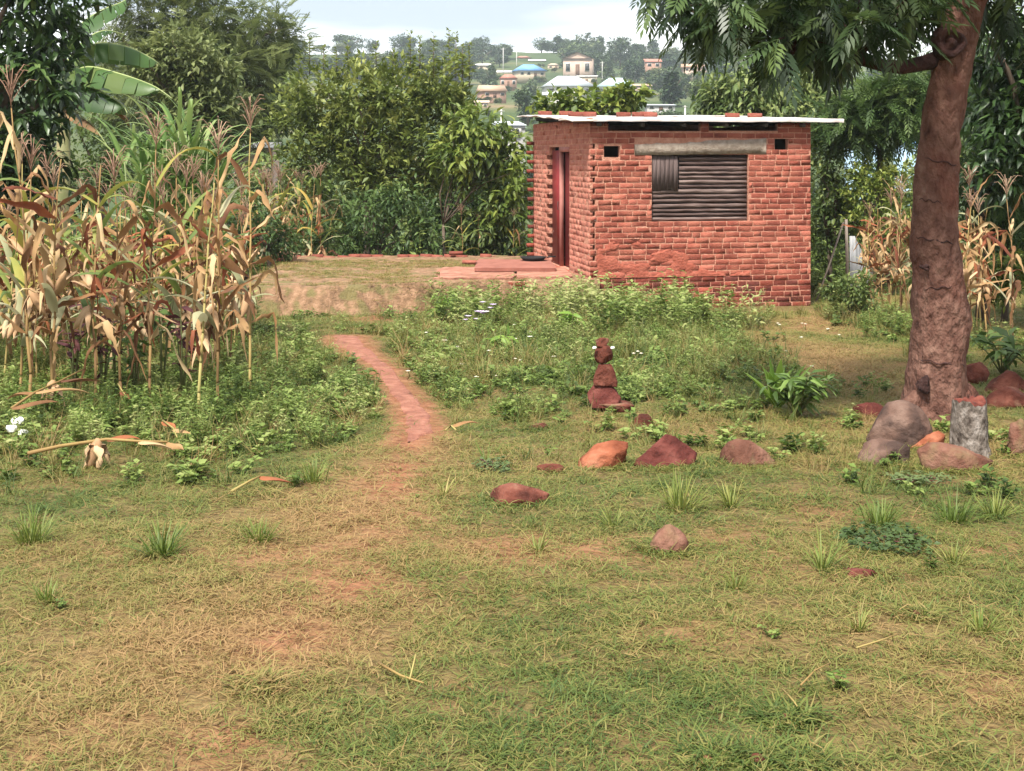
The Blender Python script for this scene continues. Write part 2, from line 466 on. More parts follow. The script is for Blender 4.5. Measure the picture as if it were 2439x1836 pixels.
BM = {}
def brick_mesh(kind, length, mat, tagname):
    key = (kind, tagname)
    if key not in BM:
        V_, F_ = brick_geo(length, kind * 7 + 3)
        BM[key] = Geo().add(V_, F_).mesh("brick", mat)
    return BM[key]
jobs = []
for k, c in enumerate(courses):
    zc = c + COURSE / 2
    if zc > TOP - .01: continue
    u = -(BL / 2 if k % 2 else 0.0) + R.uniform(-.02, .02)
    while u < W:
        ln = R.choice([BL, BL, BL, BL * .92, BL * 1.05, BL * .6])
        a, b = max(u + .008, .004), min(u + ln - .008, W - .002)
        if k % 2 == 0 and a < .093 and .1 < c < 2.1: a = max(a, .093)
        segs = [(a, b)]
        for o in [WIN] + VENTS + GAPS + [LINT]:
            if o[2] - .028 < zc < o[3] + .028:
                ns = []
                for s0, s1 in segs:
                    if s1 <= o[0] or s0 >= o[1]: ns.append((s0, s1)); continue
                    if s0 < o[0] - .01: ns.append((s0, o[0] - .006))
                    if s1 > o[1] + .01: ns.append((o[1] + .006, s1))
                segs = ns
        for s0, s1 in segs:
            if s1 - s0 > .035: jobs.append((s0, s1, zc, k))
        u += ln
# the largest on view: the wall above the weeds; the rest are joined
def rank(j):
    s0, s1, z, k = j
    if z < .25 and s0 < 2.0: return 2 + (1 - z)          # hidden by mud wash and weeds
    return 1 - (s1 - s0) + .05 * z
jobs.sort(key=rank)
single, rest = jobs[:286], jobs[286:]
restg = {False: Geo(), True: Geo()}
for i, (s0, s1, z, k) in enumerate(jobs):
    low = z < -.02
    ln = s1 - s0
    dz, dy, ry = R.uniform(-.004, .004), R.uniform(-.003, .002), R.uniform(-.012, .012)
    if i < 286:
        kind = R.randrange(6)
        me = brick_mesh(kind, .21, dark_brick_m if low else brick_m, 'd' if low else 'b')
        o = bpy.data.objects.new("brick", me); COL.objects.link(o); o.parent = FRONT
        o.location = ((s0 + s1) / 2, dy, z + dz); o.rotation_euler = (0, ry, R.uniform(-.01, .01)); o.scale = (ln / .21, 1, R.uniform(.93, 1.05))
    else:
        V_, F_ = brick_geo(ln, i)
        restg[low].add(np.array(V_) + ((s0 + s1) / 2, dy, z + dz), F_, R.random())
for low, g in restg.items():
    if g.n: link("footing_bricks" if low else "brick_rows", g.mesh("brick_rows", dark_rows_m if low else brick_stuff_m), FRONT, kind='stuff')

# mud plaster smeared over the foot of the front wall (thin, uneven sheet)
G = Geo(); nu, nz = 90, 26; PV = []
for j in range(nz + 1):
    for i in range(nu + 1):
        u = .10 + i / nu * 2.6; z = .0 + j / nz * .62
        cov = float(fbm(u * 2.6, z * 5.5, 61)) + .30 - .85 * z - .34 * max(0, u - 1.3)
        lip = min(1, max(0, (cov - .42) / .10)) * min(1, (u - .06) / .1)
        PV.append((u, .02 - .034 * min(1, max(0, lip)) - .006 * fbm(u * 9, z * 9, 62), z))
G.add(PV, [(j * (nu + 1) + i, j * (nu + 1) + i + 1, (j + 1) * (nu + 1) + i + 1, (j + 1) * (nu + 1) + i) for j in range(nz) for i in range(nu)])
smear_m = M("red_mud_plaster", [(.24, .058, .038), (.33, .092, .06), (.41, .14, .095)], scale=8, rough=.95, bump=.7, wn_=.6, coord='World', bscale=30)
link("mud_plaster", G.mesh("mud_plaster", smear_m, smooth=True), HUT)

# left wall with the doorway; its far jamb is toothed
DOOR = (1.43, 3.02, -.0, 2.12)
TEETH = [(3.02, 3.30, c + .004, c + COURSE - .004) for k, c in enumerate(courses) if k % 2 == 0 and .05 < c < 2.0]
def left_hole(u, z): return any(inside(b, u, z) for b in [DOOR] + TEETH) or (1.43 < u < 2.26 and 2.02 < z < 2.12 and False)
LTOP = 2.56
us = [.0, D, DOOR[0], DOOR[1], 3.30, TH + .002]
zs = [BASE, LTOP, DOOR[2], DOOR[3]] + [v for b in TEETH for v in b[2:]]
LEFT = link("left_wall", wall_core([u for u in us if u > TH], zs, left_hole, lambda u, y, z: (y, u, z)).mesh("left_wall", mortar_m), HUT)
G = Geo()
for k, c in enumerate(courses + [TOP]):
    zc = c + COURSE / 2
    if zc > LTOP: continue
    u = .004 - (BL / 2 if k % 2 else 0)
    while u < D:
        a, b = max(u + .008, .004), min(u + BL - .008, D - .004)
        segs = [(a, b)]
        for o in [DOOR] + TEETH:
            if o[2] - .02 < zc < o[3] + .02:
                ns = []
                for s0, s1 in segs:
                    if s1 <= o[0] or s0 >= o[1]: ns.append((s0, s1)); continue
                    if s0 < o[0] - .01: ns.append((s0, o[0] - .004))
                    if s1 > o[1] + .01: ns.append((o[1] + .004, s1))
                segs = ns
        for s0, s1 in segs:
            if s1 - s0 > .03:
                V_, F_ = brick_geo(s1 - s0, k * 100 + int(u * 30), proud=.002, h=.080)
                P_ = np.array(V_)
                # wall faces -x: (u, y, z) -> (y, u, z), mirrored along the course to keep the faces outward
                Q_ = np.stack([P_[:, 1], (s0 + s1) / 2 - P_[:, 0], P_[:, 2] + zc], 1)
                G.add(Q_, F_, R.random())
        u += BL
link("brick_rows", G.mesh("brick_rows", side_m), LEFT, kind='stuff')
# toothing bricks left for a later wall at the far corner
toothV = Geo().box(-.11, .05, -.055, .055, -.034, .034).mesh("brick", dark_brick_m)
for k, c in enumerate(courses):
    if k % 2 and -.1 < c < 2.3:
        o = link("brick", toothV, LEFT, (R.uniform(-.03, -.005), D - .06, c + COURSE / 2)); o.rotation_euler = (0, R.uniform(-.03, .03), R.uniform(-.05, .05))
# back and right walls
BACK = link("back_wall", wall_core([TH, W - TH], [BASE, 2.6], lambda u, z: False, lambda u, y, z: (u, D - TH + y, z)).mesh("back_wall", mortar_m), HUT)
RIGHT = link("right_wall", wall_core([TH + .002, D], [BASE, 2.52], lambda u, z: False, lambda u, y, z: (W - TH + y, u, z)).mesh("right_wall", mortar_m), HUT)
G = Geo(); H = Geo()
for k, c in enumerate(courses):
    for (ext, g, f) in ((D, G, 0), (W, H, 1)):
        u = -(BL / 2 if k % 2 else 0)
        while u < ext:
            a, b = max(u + .008, .004), min(u + BL - .008, ext - .004)
            if b - a > .03:
                P_ = np.array(brick_geo(b - a, k * 77 + int(u * 20) + f)[0]); F_ = brick_geo(b - a, 1)[1]
                m_, z_ = (a + b) / 2, c + COURSE / 2
                Q_ = np.stack([W - P_[:, 1], m_ + P_[:, 0], P_[:, 2] + z_], 1) if f == 0 else np.stack([m_ - P_[:, 0], D - P_[:, 1], P_[:, 2] + z_], 1)
                g.add(Q_, F_, R.random())
            u += BL
link("brick_rows", G.mesh("brick_rows", brick_stuff_m), RIGHT, kind='stuff')
link("brick_rows", H.mesh("brick_rows", brick_stuff_m), BACK, kind='stuff')
link("floor_slab", Geo().box(TH, W - TH, TH, D - TH, -.1, -.004).mesh("floor_slab", mortar_m), HUT)

indoor_shade_m = M("painted_indoor_shade", [(.015, .012, .010), (.035, .026, .022)], scale=3, rough=.95, coord='World')  # near-black colour stands in for indoor shade, so the openings look black
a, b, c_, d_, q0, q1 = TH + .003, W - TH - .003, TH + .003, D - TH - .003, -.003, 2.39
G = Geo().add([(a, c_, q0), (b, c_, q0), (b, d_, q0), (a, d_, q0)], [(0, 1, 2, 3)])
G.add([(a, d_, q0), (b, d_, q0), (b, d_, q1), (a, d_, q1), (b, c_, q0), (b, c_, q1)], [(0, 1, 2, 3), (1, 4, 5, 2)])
link("inner_shade_lining", G.mesh("inner_shade_lining", indoor_shade_m), HUT)  # added lining that carries the painted shade of the interior
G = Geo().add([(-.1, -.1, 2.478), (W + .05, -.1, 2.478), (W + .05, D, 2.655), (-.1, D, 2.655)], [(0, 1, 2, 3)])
link("ceiling_shade_lining", G.mesh("ceiling_shade_lining", indoor_shade_m), HUT)  # overhead sheet with the same indoor shade put into its colour
# lintel, tilted a little
nu = 24; rows = []
for i in range(nu + 1):
    f = i / nu; u = LINT[0] + (LINT[1] - LINT[0]) * f
    lo = 1.975 + .022 * f + .03 * (fbm(u * 9, 1, 71) - .5); hi = 2.150 + .105 * f + .06 * (fbm(u * 7, 2, 72) - .5)
    y0 = -.020 - .006 * fbm(u * 8, 4, 73)
    rows.append([(u, -.012, lo), (u, -.012, (lo + hi) / 2), (u, -.012, hi), (u, .05, hi), (u, .05, lo)])
G = Geo().add([p for r_ in rows for p in r_], [(i * 5 + k, (i + 1) * 5 + k, (i + 1) * 5 + (k + 1) % 5, i * 5 + (k + 1) % 5) for i in range(nu) for k in range(5)] + [(4, 3, 2), (4, 2, 1), (4, 1, 0)] + [(nu * 5, nu * 5 + 1, nu * 5 + 2), (nu * 5, nu * 5 + 2, nu * 5 + 3), (nu * 5, nu * 5 + 3, nu * 5 + 4)])
link("lintel", G.mesh("lintel", lintel_m), HUT)

# boarded window: uneven slats, one corner patched with upright slats
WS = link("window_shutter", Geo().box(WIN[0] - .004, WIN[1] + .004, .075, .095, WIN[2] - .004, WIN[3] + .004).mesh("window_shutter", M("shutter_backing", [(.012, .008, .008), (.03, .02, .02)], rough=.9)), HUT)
z = WIN[2] + .006; k = 0
while z < WIN[3] - .03:
    h = R.uniform(.062, .098)
    h = min(h, WIN[3] - .004 - z)
    u0 = WIN[0] + .012 + (.47 if z > 1.40 else 0); u1 = WIN[1] - .012
    n = 9; rows = []
    for i in range(n + 1):
        u = u0 + (u1 - u0) * i / n
        a = z + .006 + R.uniform(-.006, .006); b = z + h - .010 + R.uniform(-.006, .004); bow = .014 + R.uniform(-.003, .003)
        rows.append([(u, .062, a), (u, .062 - bow * .8, a + .012), (u, .062 - bow - .012, (a + b) / 2), (u, .062 - bow * .8, b - .012), (u, .062, b)])
    g = Geo().add([p for r_ in rows for p in r_], [(i * 5 + q, (i + 1) * 5 + q, (i + 1) * 5 + q + 1, i * 5 + q + 1) for i in range(n) for q in range(4)] + [(0, 1, 2), (0, 2, 3), (0, 3, 4)] + [(n * 5, n * 5 + 2, n * 5 + 1), (n * 5, n * 5 + 3, n * 5 + 2), (n * 5, n * 5 + 4, n * 5 + 3)])
    link("slat", g.mesh("slat", slat_m), WS); z += h
for k in range(6):
    u0 = WIN[0] + .02 + k * .073
    g = Geo().box(u0, u0 + .069, .028 + R.uniform(-.004, .004), .05, 1.40 + R.uniform(-.012, .012), WIN[3] - .02)
    link("slat", g.mesh("slat", slatv_m), WS)
# doorway: post, maroon leaf, step
DR = link("door_leaf", Geo().box(.05, .085, 2.28, 3.0, .015, 2.06).mesh("door_leaf", maroon_m), HUT)
link("handle", Geo().tube([(.05, 2.36, 1.0), (.01, 2.36, 1.0), (.01, 2.36, 1.14), (.05, 2.36, 1.14)], .009, 6).mesh("handle", pole_m), DR)
link("door_post", Geo().box(.012, .09, 2.22, 2.255, .0, 2.118).mesh("door_post", frame_m), HUT)
link("door_head", Geo().box(-.004, .10, 1.432, 2.208, 2.03, 2.118).mesh("door_head", frame_m), HUT)
lf = link("door_leaf", Geo().box(.105, .135, 1.45, 2.2, .015, 2.02).mesh("door_leaf", maroon_m), HUT); lf['label'] = "narrow maroon door leaf set deeper in the doorway"
link("door_step", Geo().box(-.10, .12, 1.42, 3.0, -.14, -.002).mesh("door_step", smear_m), HUT)

# roof: poles and corrugated sheets that run left to right
def roofz(t): return 2.512 + (t + .2) * .045
for s in (.12, .85, 1.55, 2.25, 2.95, 3.6):
    p = [(s + R.uniform(-.02, .02), t, roofz(t) - .05) for t in (-.12, 1.2, 2.6, 4.0, 4.75)]
    link("rafter", Geo().tube(p, .036, 8, wob=.1).mesh("rafter", pole_m), HUT)
def sheet(s0, s1, t0, t1, lift, name="roof_sheet"):
    n = int((t1 - t0) / .0127); rows = []
    for i in range(n + 1):
        t = t0 + (t1 - t0) * i / n
        for s in (s0, (s0 + s1) / 2, s1):
            sag = .012 * math.sin(s * 2.1 + t0 * 5) + lift
            rows.append((s, t, roofz(t) + .010 * math.sin(t / .076 * 2 * math.pi) + sag + (.012 if s == s0 else 0) * math.sin(t * 5)))
    g = Geo().add(rows, [(i * 3 + k, i * 3 + k + 1, i * 3 + 4 + k, i * 3 + 3 + k) for i in range(n) for k in range(2)])
    o = link(name, g.mesh(name, sheet_m, smooth=True), HUT)
    m_ = o.modifiers.new("thickness", 'SOLIDIFY'); m_.thickness = .0035
for r_ in range(5):
    t0 = -.20 + r_ * .98
    sheet(-.30 + R.uniform(-.03, .03), 2.1, t0, t0 + 1.06, .022 + .010 * (r_ % 2)); sheet(1.95, 4.27 + R.uniform(-.04, .04), t0, t0 + 1.06, .034 + .010 * (r_ % 2))
# edge strip folded over the front sheets
rows = []
for i in range(61):
    u = .0 + 4.26 * i / 60; w_ = .004 * (fbm(u * 3, 5, 75) - .5) * 2; q_ = .007 * (fbm(u * 7, 9, 76) - .5) * 2
    rows += [(u, -.216, 2.514 + q_ + .004 * (i // 13 % 2)), (u, -.219, 2.570 + w_), (u, -.16, 2.576 + w_)]
link("roof_edge_strip", Geo().add(rows, [(i * 3 + k, i * 3 + 3 + k, i * 3 + 4 + k, i * 3 + 1 + k) for i in range(60) for k in range(2)]).mesh("roof_edge_strip", M("pale_tin_strip", [(.24, .16, .14), (.42, .36, .34), (.55, .50, .48)], scale=5, wn_=1.0, base=.72, rough=.5, coord='World')), HUT)

# bricks that hold the roof sheets down
loose_m = M("loose_brick_red", [(.13, .038, .027), (.23, .066, .046), (.34, .12, .085)], scale=8, rough=.9, bump=.4, wn_=.5, wr=.6, bscale=30)
V_, F_ = brick_geo(.22, 5, h=.075, depth=.10)
loose = Geo().add(np.array(V_) - (0, .045, 0), F_).mesh("loose_brick", loose_m)
spots = [(-.02, 3.3, .3, "loose red brick at the far left corner of the hut roof"), (.32, 2.3, .1, "left brick of the row weighing down the left half of the hut roof"),
         (.60, 2.4, -.1, "brick beside the leftmost one on the hut roof, lying flat"), (1.18, 2.2, .05, "flat brick just right of the pale stone on the hut roof"),
         (1.50, 2.3, .2, "brick leaning against its neighbour right of the pale roof stone"), (1.70, 2.25, -.35, "bright red brick tilted at the right end of the left row on the roof"),
         (3.12, 1.9, .0, "left one of the two lone bricks on the right half of the roof"), (3.55, 1.9, .1, "right one of the two lone bricks on the right half of the roof"),
         (.45, 3.6, .1, "brick at the back of the hut roof behind the left row"), (2.0, 3.5, -.2, "brick on the back edge of the hut roof near its middle")]
for s, t, a, lb in spots:
    p = hutw(s, t, roofz(t) + .085)
    o = link("loose_brick", loose, None, p); o.rotation_euler = (0, 0, a + .19); o.scale = (1.1, 1, 1)
    tag(o, lb, "brick", "loose bricks on the hut roof")
# ------------------------------------------------------------------ rocks
def ico(sub):
    bm_ = __import__('bmesh').new(); __import__('bmesh').ops.create_icosphere(bm_, subdivisions=sub, radius=1)
    V_ = np.array([v.co[:] for v in bm_.verts]); F_ = np.array([[v.index for v in f.verts] for f in bm_.faces]); bm_.free()
    return V_, F_
ICO3, ICO4 = ico(3), ico(4)
def rock_geo(w, h, dp, seed, facets=9, rough=.05, round_=.0, squash=.35):
    """a stone w wide, dp deep, h high over its base plane: cut by random planes, then weathered"""
    r = np.random.default_rng(seed)
    V_, F_ = ICO4; P_ = V_.copy()
    rad_ = np.ones(len(P_)) * (1.0 if round_ else 1.15)
    pl = [(np.array((0, 0, 1.0)), r.uniform(.62, .85)), (np.array((0, 0, -1.0)), .75)] if squash == 1.0 else []
    for k in range(facets + 5):
        n = r.normal(size=3); n[1] *= 1.1; n /= np.linalg.norm(n); pl.append((n, r.uniform(.50, .82) + round_ * 1.5))
    for n, d in pl:
        c_ = P_ @ n
        rad_ = np.where(c_ > .05, np.minimum(rad_, d / np.maximum(c_, .05)), rad_)
    P_ = P_ * rad_[:, None]
    nn = np.array([mnoise.fractal(Vector(p) * 2.6 + Vector((seed * 3.1, 0, 0)), .9, 2.1, 6) for p in P_])
    n2 = np.array([mnoise.noise(Vector(p) * 14 + Vector((seed * 1.3, 4, 0))) for p in P_])
    P_ = P_ * (1 + (rough + .015) * nn + .02 * n2)[:, None]
    lo, hi = P_.min(0), P_.max(0)
    P_ = (P_ - (lo + hi) / 2) / ((hi - lo) / 2)
    z0 = -squash
    P_[:, 2] = (P_[:, 2] - z0) / (1 - z0) * h
    P_[:, 0] *= w / 2; P_[:, 1] *= dp / 2
    return P_, F_
def stone_mat(name, a, b, c, moss=None, wn_=.8, scale=2.6):
    return M(name, [a, b, c], scale=scale, rough=.95, bump=1.0, wn_=1.25, coord='World', bscale=26, mix2=moss, detail=10, bdist=.02, spec=.1)
laterite = stone_mat("laterite_stone", (.05, .017, .013), (.115, .037, .026), (.20, .075, .053), ((.22, .13, .085), 9, .56, .72), scale=7)
orange_st = stone_mat("orange_stone", (.12, .034, .018), (.24, .078, .042), (.36, .15, .09), scale=7)
darkred = stone_mat("dark_red_stone", (.055, .016, .014), (.105, .03, .025), (.18, .062, .05), scale=7)
pinkgrey = stone_mat("pink_grey_stone", (.065, .036, .028), (.125, .074, .058), (.205, .135, .108), ((.06, .038, .032), 6, .46, .60), scale=5)
brownst = stone_mat("brown_stone", (.085, .036, .025), (.15, .068, .048), (.235, .125, .09), ((.17, .12, .065), 9, .5, .7), scale=6)
STONES = []
def stone(px, py, w, h, m, label, seed, dp=None, base=None, lift=0.0, name="stone", rz=0, **kw):
    """px, py: foot of the stone in the photograph; w, h its size there"""
    p = base or at(px, py); k = PXM * p.y
    g = rock_geo(w * k, h * k / .97, (dp or w * .75) * k, seed, **kw)
    o = link(name, Geo().add(*g).mesh(name, m, smooth=False), None, (p.x, p.y, p.z + lift)); o.rotation_euler = (0, 0, rz)
    STONES.append((p.x, p.y, w * k / 2, (dp or w * .75) * k / 2))
    return tag(o, label, "stone")
def hull_stone(pts, px, py, w, h, m, label, seed, dp=.75, zoff=0.0, base=None, rough=.03):
    """an angular stone: the hull of a few points given in its own width and height, weathered"""
    import bmesh
    p = base or at(px, py); k = PXM * p.y; b = bmesh.new()
    for q in pts: b.verts.new(q)
    bmesh.ops.convex_hull(b, input=b.verts)
    for v in [v for v in b.verts if not v.link_faces]: b.verts.remove(v)
    bmesh.ops.triangulate(b, faces=b.faces)
    for _ in range(4):
        bmesh.ops.subdivide_edges(b, edges=[e for e in b.edges if e.calc_length() > .09], cuts=1)
        bmesh.ops.triangulate(b, faces=b.faces)
    bmesh.ops.smooth_vert(b, verts=b.verts, factor=.35, use_axis_x=True, use_axis_y=True, use_axis_z=True)
    b.normal_update()
    for v in b.verts:
        c = v.co
        d = rough * mnoise.fractal(c * 3 + Vector((seed, 0, 0)), .9, 2.1, 5) + rough * .5 * mnoise.noise(c * 13 + Vector((0, seed, 0)))
        v.co = c + v.normal * d
    P_ = np.array([v.co[:] for v in b.verts]) * (w * k, w * k * dp, h * k); b.verts.index_update()
    F_ = np.array([[v.index for v in f.verts] for f in b.faces]); b.free()
    P_[:, 2] -= .02
    o = link("stone", Geo().add(P_, F_).mesh("stone", m), None, (p.x if base is None else X(px, p.y), p.y, p.z + zoff))
    if base is None: STONES.append((p.x, p.y, w * k / 2, w * k * dp / 2))
    return tag(o, label, "stone")
# the cairn
cb = at(1310, 888); K = PXM * cb.y
def cairn(px, zlo_py, zhi_py, w, m, label, seed, **kw):
    zb = cb.z + (888 - zlo_py) * K; h = (zlo_py - zhi_py) * K
    P_, F_ = rock_geo(w * K, h, w * K * .8, seed, squash=1.0, **kw)
    o = link("stone", Geo().add(P_, F_).mesh("stone", m), None, (X(px, cb.y), cb.y, zb)); return tag(o, label, "stone")
cairn(1327, 894, 868, 84, laterite, "flat brown stone at the very bottom of the stone stack", 3, facets=7, rough=.03)
hull_stone([(-.46, -.3, .30), (-.36, -.42, .02), (.1, -.42, .0), (.40, -.3, .14), (.50, -.25, .42), (.38, -.1, .62), (.2, -.15, .95), (-.3, -.1, 1), (-.50, -.1, .62), (-.4, .4, .1), (.4, .4, .3), (.3, .35, .8), (-.3, .35, .9)], 1305, 872, 74, 50, darkred, "broad angular red slab second from the bottom of the stone stack", 14, zoff=(888 - 873) * K, base=cb, rough=.015)
hull_stone([(-.46, -.3, .05), (.46, -.3, .0), (.5, -.2, .22), (.36, -.25, .75), (.25, -.2, 1), (-.28, -.2, 1), (-.36, -.3, .7), (-.5, -.2, .3), (.45, .4, .1), (-.45, .4, .1), (.25, .3, .95), (-.25, .3, .95)], 1307, 829, 53, 48, laterite, "tall rounded stone in the middle of the stone stack", 25, zoff=(888 - 828) * K, base=cb, dp=.8)
cairn(1304, 785, 746, 40, laterite, "round stone under the topmost one of the stone stack", 31, facets=6, rough=.03, round_=.1)
cairn(1301, 750, 729, 30, laterite, "small reddish stone on top of the stone stack", 42, facets=8, rough=.05)
white_m = M("white_petal", [(.7, .7, .66), (.85, .85, .8)], rough=.6)
for px, lb in ((1284, "white pebble wedged in the left side of the stone stack"), (1323, "white pebble wedged in the right side of the stone stack")):
    P_, F_ = rock_geo(9 * K, 6 * K, 8 * K, 5, squash=1)
    o = link("pebble", Geo().add(P_, F_).mesh("pebble", white_m), None, (X(px, cb.y - .03), cb.y - .05, cb.z + (888 - 752) * K)); tag(o, lb, "pebble")
stone(1390, 922, 44, 30, laterite, "small rounded red stone in the grass just right of the stone stack", 51, round_=.1)
hull_stone([(-.5, -.1, .12), (-.42, -.35, .0), (-.40, -.2, .45), (-.05, -.3, .62), (.12, -.35, .35), (.28, -.3, .72), (.48, -.15, .80), (.5, .1, .95), (.2, .25, 1.0), (-.1, .3, .85), (-.45, .3, .3), (.0, -.38, .0), (.2, -.25, .02), (.45, .1, .2), (.4, .4, .0), (-.4, .4, .0)], 1302, 1006, 110, 62, orange_st, "bright orange stone with a flat sloping top in the grass", 66)
hull_stone([(-.5, -.15, .10), (-.42, -.1, .32), (-.15, -.2, .78), (.02, -.05, 1.0), (.16, -.05, .93), (.30, -.1, .62), (.5, 0, .45), (.42, -.2, .2), (.15, -.42, .05), (-.05, -.40, .12), (-.3, -.3, .12), (.3, -.3, .0), (.45, .3, .0), (-.45, .4, .0), (.0, .35, .7)], 1435, 1006, 142, 80, darkred, "large dark red stone with a peaked top", 73)
stone(1614, 1002, 122, 56, brownst, "low rounded brown stone half sunk in grass right of the peaked one", 83, round_=.1, squash=.1)
stone(1120, 1088, 135, 36, laterite, "long flat reddish stone lying low in the grass left of centre", 94, round_=.05, squash=.05)
stone(1190, 1018, 62, 22, laterite, "flat pinkish stone almost flush with the ground left of the orange stone", 101, squash=.05)
stone(1446, 1188, 86, 56, brownst, "rounded pinkish brown stone alone in the foreground grass", 112, round_=.14, squash=.2)
stone(1856, 1242, 80, 18, darkred, "thin flat red stone in the grass in front of the tree", 121, squash=.1)
stone(1162, 922, 46, 12, laterite, "thin red stone flush with the grass at the end of the path", 131, squash=.1)
stone(1943, 962, 142, 92, pinkgrey, "big rounded pink grey boulder at the foot of the tree", 141, dp=120, facets=5, rough=.02, round_=.16, squash=.3)
stone(2002, 972, 80, 38, orange_st, "small orange red stone wedged between boulder and stump", 153, dp=50, facets=11)
stone(2062, 1016, 165, 54, brownst, "long brown stone in front of the pale stump", 161, dp=80, round_=.1, squash=.1)
stone(1908, 1004, 116, 50, pinkgrey, "dull earth coloured stone below the big boulder", 172, dp=80, round_=.05, squash=.1)
stone(2172, 848, 104, 46, laterite, "angular red stone behind the tree at the right edge", 183, facets=12)
stone(2178, 876, 120, 42, laterite, "wedge shaped red stone with a long sloping top right of the tree", 192, facets=10, rz=.3)
stone(2106, 828, 60, 46, laterite, "rounded red stone half hidden behind the right side of the trunk", 201, round_=.1)
stone(2206, 985, 66, 78, brownst, "brown stone cut off by the right edge beside the stump", 211, facets=9)
stone(1880, 900, 70, 28, darkred, "low dark stone touching the left root of the tree", 222, squash=.1)
for px, py, w, h, lb in ((560, 1486, 22, 14, "small dark red pebble in the left foreground grass"), (1700, 1552, 28, 14, "small red pebble in the right foreground grass"),
                         (1637, 1655, 40, 22, "round red pebble near the bottom edge"), (1530, 1648, 26, 12, "tiny red pebble left of the round one near the bottom edge"),
                         (1985, 1338, 26, 14, "small pinkish pebble in the dry grass on the right"), (1735, 1645, 24, 10, "tiny red pebble right of the round one near the bottom edge")):
    tag(stone(px, py, w, h, laterite, lb, px, name="pebble"), lb, "pebble")

# ------------------------------------------------------------------ earth platform beside the hut, its slab, kerb and brick edge
plat_m = M("trodden_earth", [(.13, .08, .045), (.225, .13, .075), (.31, .185, .115)], scale=9, rough=.95, bump=1.0, wn_=1.3, coord='World', mix2=((.15, .12, .05), 3.5, .52, .62), bscale=30, detail=9)
def terr_z(x, y):
    x = np.asarray(x, float); y = np.asarray(y, float)
    top = -1.985 + .05 * (fbm(x * 2, y * 2, 81) - .5) + .03 * (fbm(x * 7, y * 7, 82, 2) - .5)
    out = np.clip((-x - .6) / 2.5, 0, 1)
    edge = 20.0 + .19 * (x - 1.25) - .55 * out + .5 * (fbm(x * 1.2, 3.0, 83) - .5)
    f = np.clip((y - edge) / (.12 + .35 * np.clip((-x - .6) / 1.5, 0, 1)), 0, 1)
    f = f * np.clip((x + 5.0) / .9, 0, 1) * np.clip((25.1 - y) / .2, 0, 1)
    f = f * f * (3 - 2 * f); f = np.clip(f + (fbm(x * 4, y * 4, 84) - .5) * .5 * (f > .02) * (f < .98), 0, 1)
    zz = ground(x, y) - .05
    return zz + (np.maximum(top, zz) - zz) * f
G = Geo(); nu, nv = 150, 130; PV = []
for j in range(nv + 1):
    for i in range(nu + 1):
        x = -5.2 + 6.6 * i / nu; y = 17.6 + 7.6 * j / nv
        PV.append((x, y, float(terr_z(x, y))))
G.add(PV, [(j * (nu + 1) + i, j * (nu + 1) + i + 1, (j + 1) * (nu + 1) + i + 1, (j + 1) * (nu + 1) + i) for j in range(nv) for i in range(nu)])
tag(link("earth_terrace", G.mesh("earth_terrace", plat_m, smooth=True)), "level terrace of trodden earth beside the hut", kind='structure')
slab_m = M("pink_cement_slab", [(.20, .085, .058), (.32, .145, .10), (.42, .22, .16)], scale=5, rough=.95, bump=.7, wn_=1.2, coord='World', bscale=30)
SL = thing("entrance_slab", "pinkish cement slab with broken edges in front of the hut door", "slab", (0, 20.4, -1.96))
def slab(poly, z0, z1, m, nm, jit=.03):
    V_ = []; n = len(poly)
    for z in (z0, z1):
        for x, y in poly: V_.append((x, y, z))
    part(nm, Geo().add(V_, [(k, (k + 1) % n, n + (k + 1) % n, n + k) for k in range(n)]).add([(x, y, z1) for x, y in poly] + [(sum(p[0] for p in poly) / n, sum(p[1] for p in poly) / n, z1)], [(k, (k + 1) % n, n) for k in range(n)]), m, SL)
def ragged(x0, x1, y0, y1, j=.06):
    P_ = []
    for a, b, n in (((x0, y0), (x1, y0), 9), ((x1, y0), (x1, y1), 4), ((x1, y1), (x0, y1), 9), ((x0, y1), (x0, y0), 4)):
        for k in range(n): P_.append((a[0] + (b[0] - a[0]) * k / n + R.uniform(-j, j), a[1] + (b[1] - a[1]) * k / n + R.uniform(-j, j)))
    return P_
slab(ragged(-1.22, .05, 20.12, 22.1), -2.06, -1.955, slab_m, "lower_slab")
slab(ragged(.075, .95, 20.25, 21.9, .035), -2.06, -1.945, slab_m, "lower_slab")
slab(ragged(-.62, .72, 21.1, 22.9, .03), -1.944, -1.885, M("pink_cement_step", [(.20, .075, .055), (.32, .13, .098)], scale=5, wn_=1.0, rough=.95, bump=.6, coord='World'), "upper_slab")
# brick footing under the slab's front edge
FT = thing("brick_footing", "low course of red bricks under the front edge of the entrance slab", "footing", (0, 19.95, -2.2))
part("footing_core", Geo().box(-.95, 1.22, 19.99, 20.04, -2.55, -2.0), mortar_m, FT)
for k in range(5):
    for i in range(9):
        x = -.92 + i * .24 + (.12 if k % 2 else 0)
        if x > 1.05: continue
        V_, F_ = brick_geo(.21, i + k)
        b = link("brick", BM[(R.randrange(6), 'd')], FT, (x + .11 - 0, 19.985 - 19.95, -2.05 - k * .09 + 2.2)); b.scale = (1, 1, R.uniform(.9, 1.05))
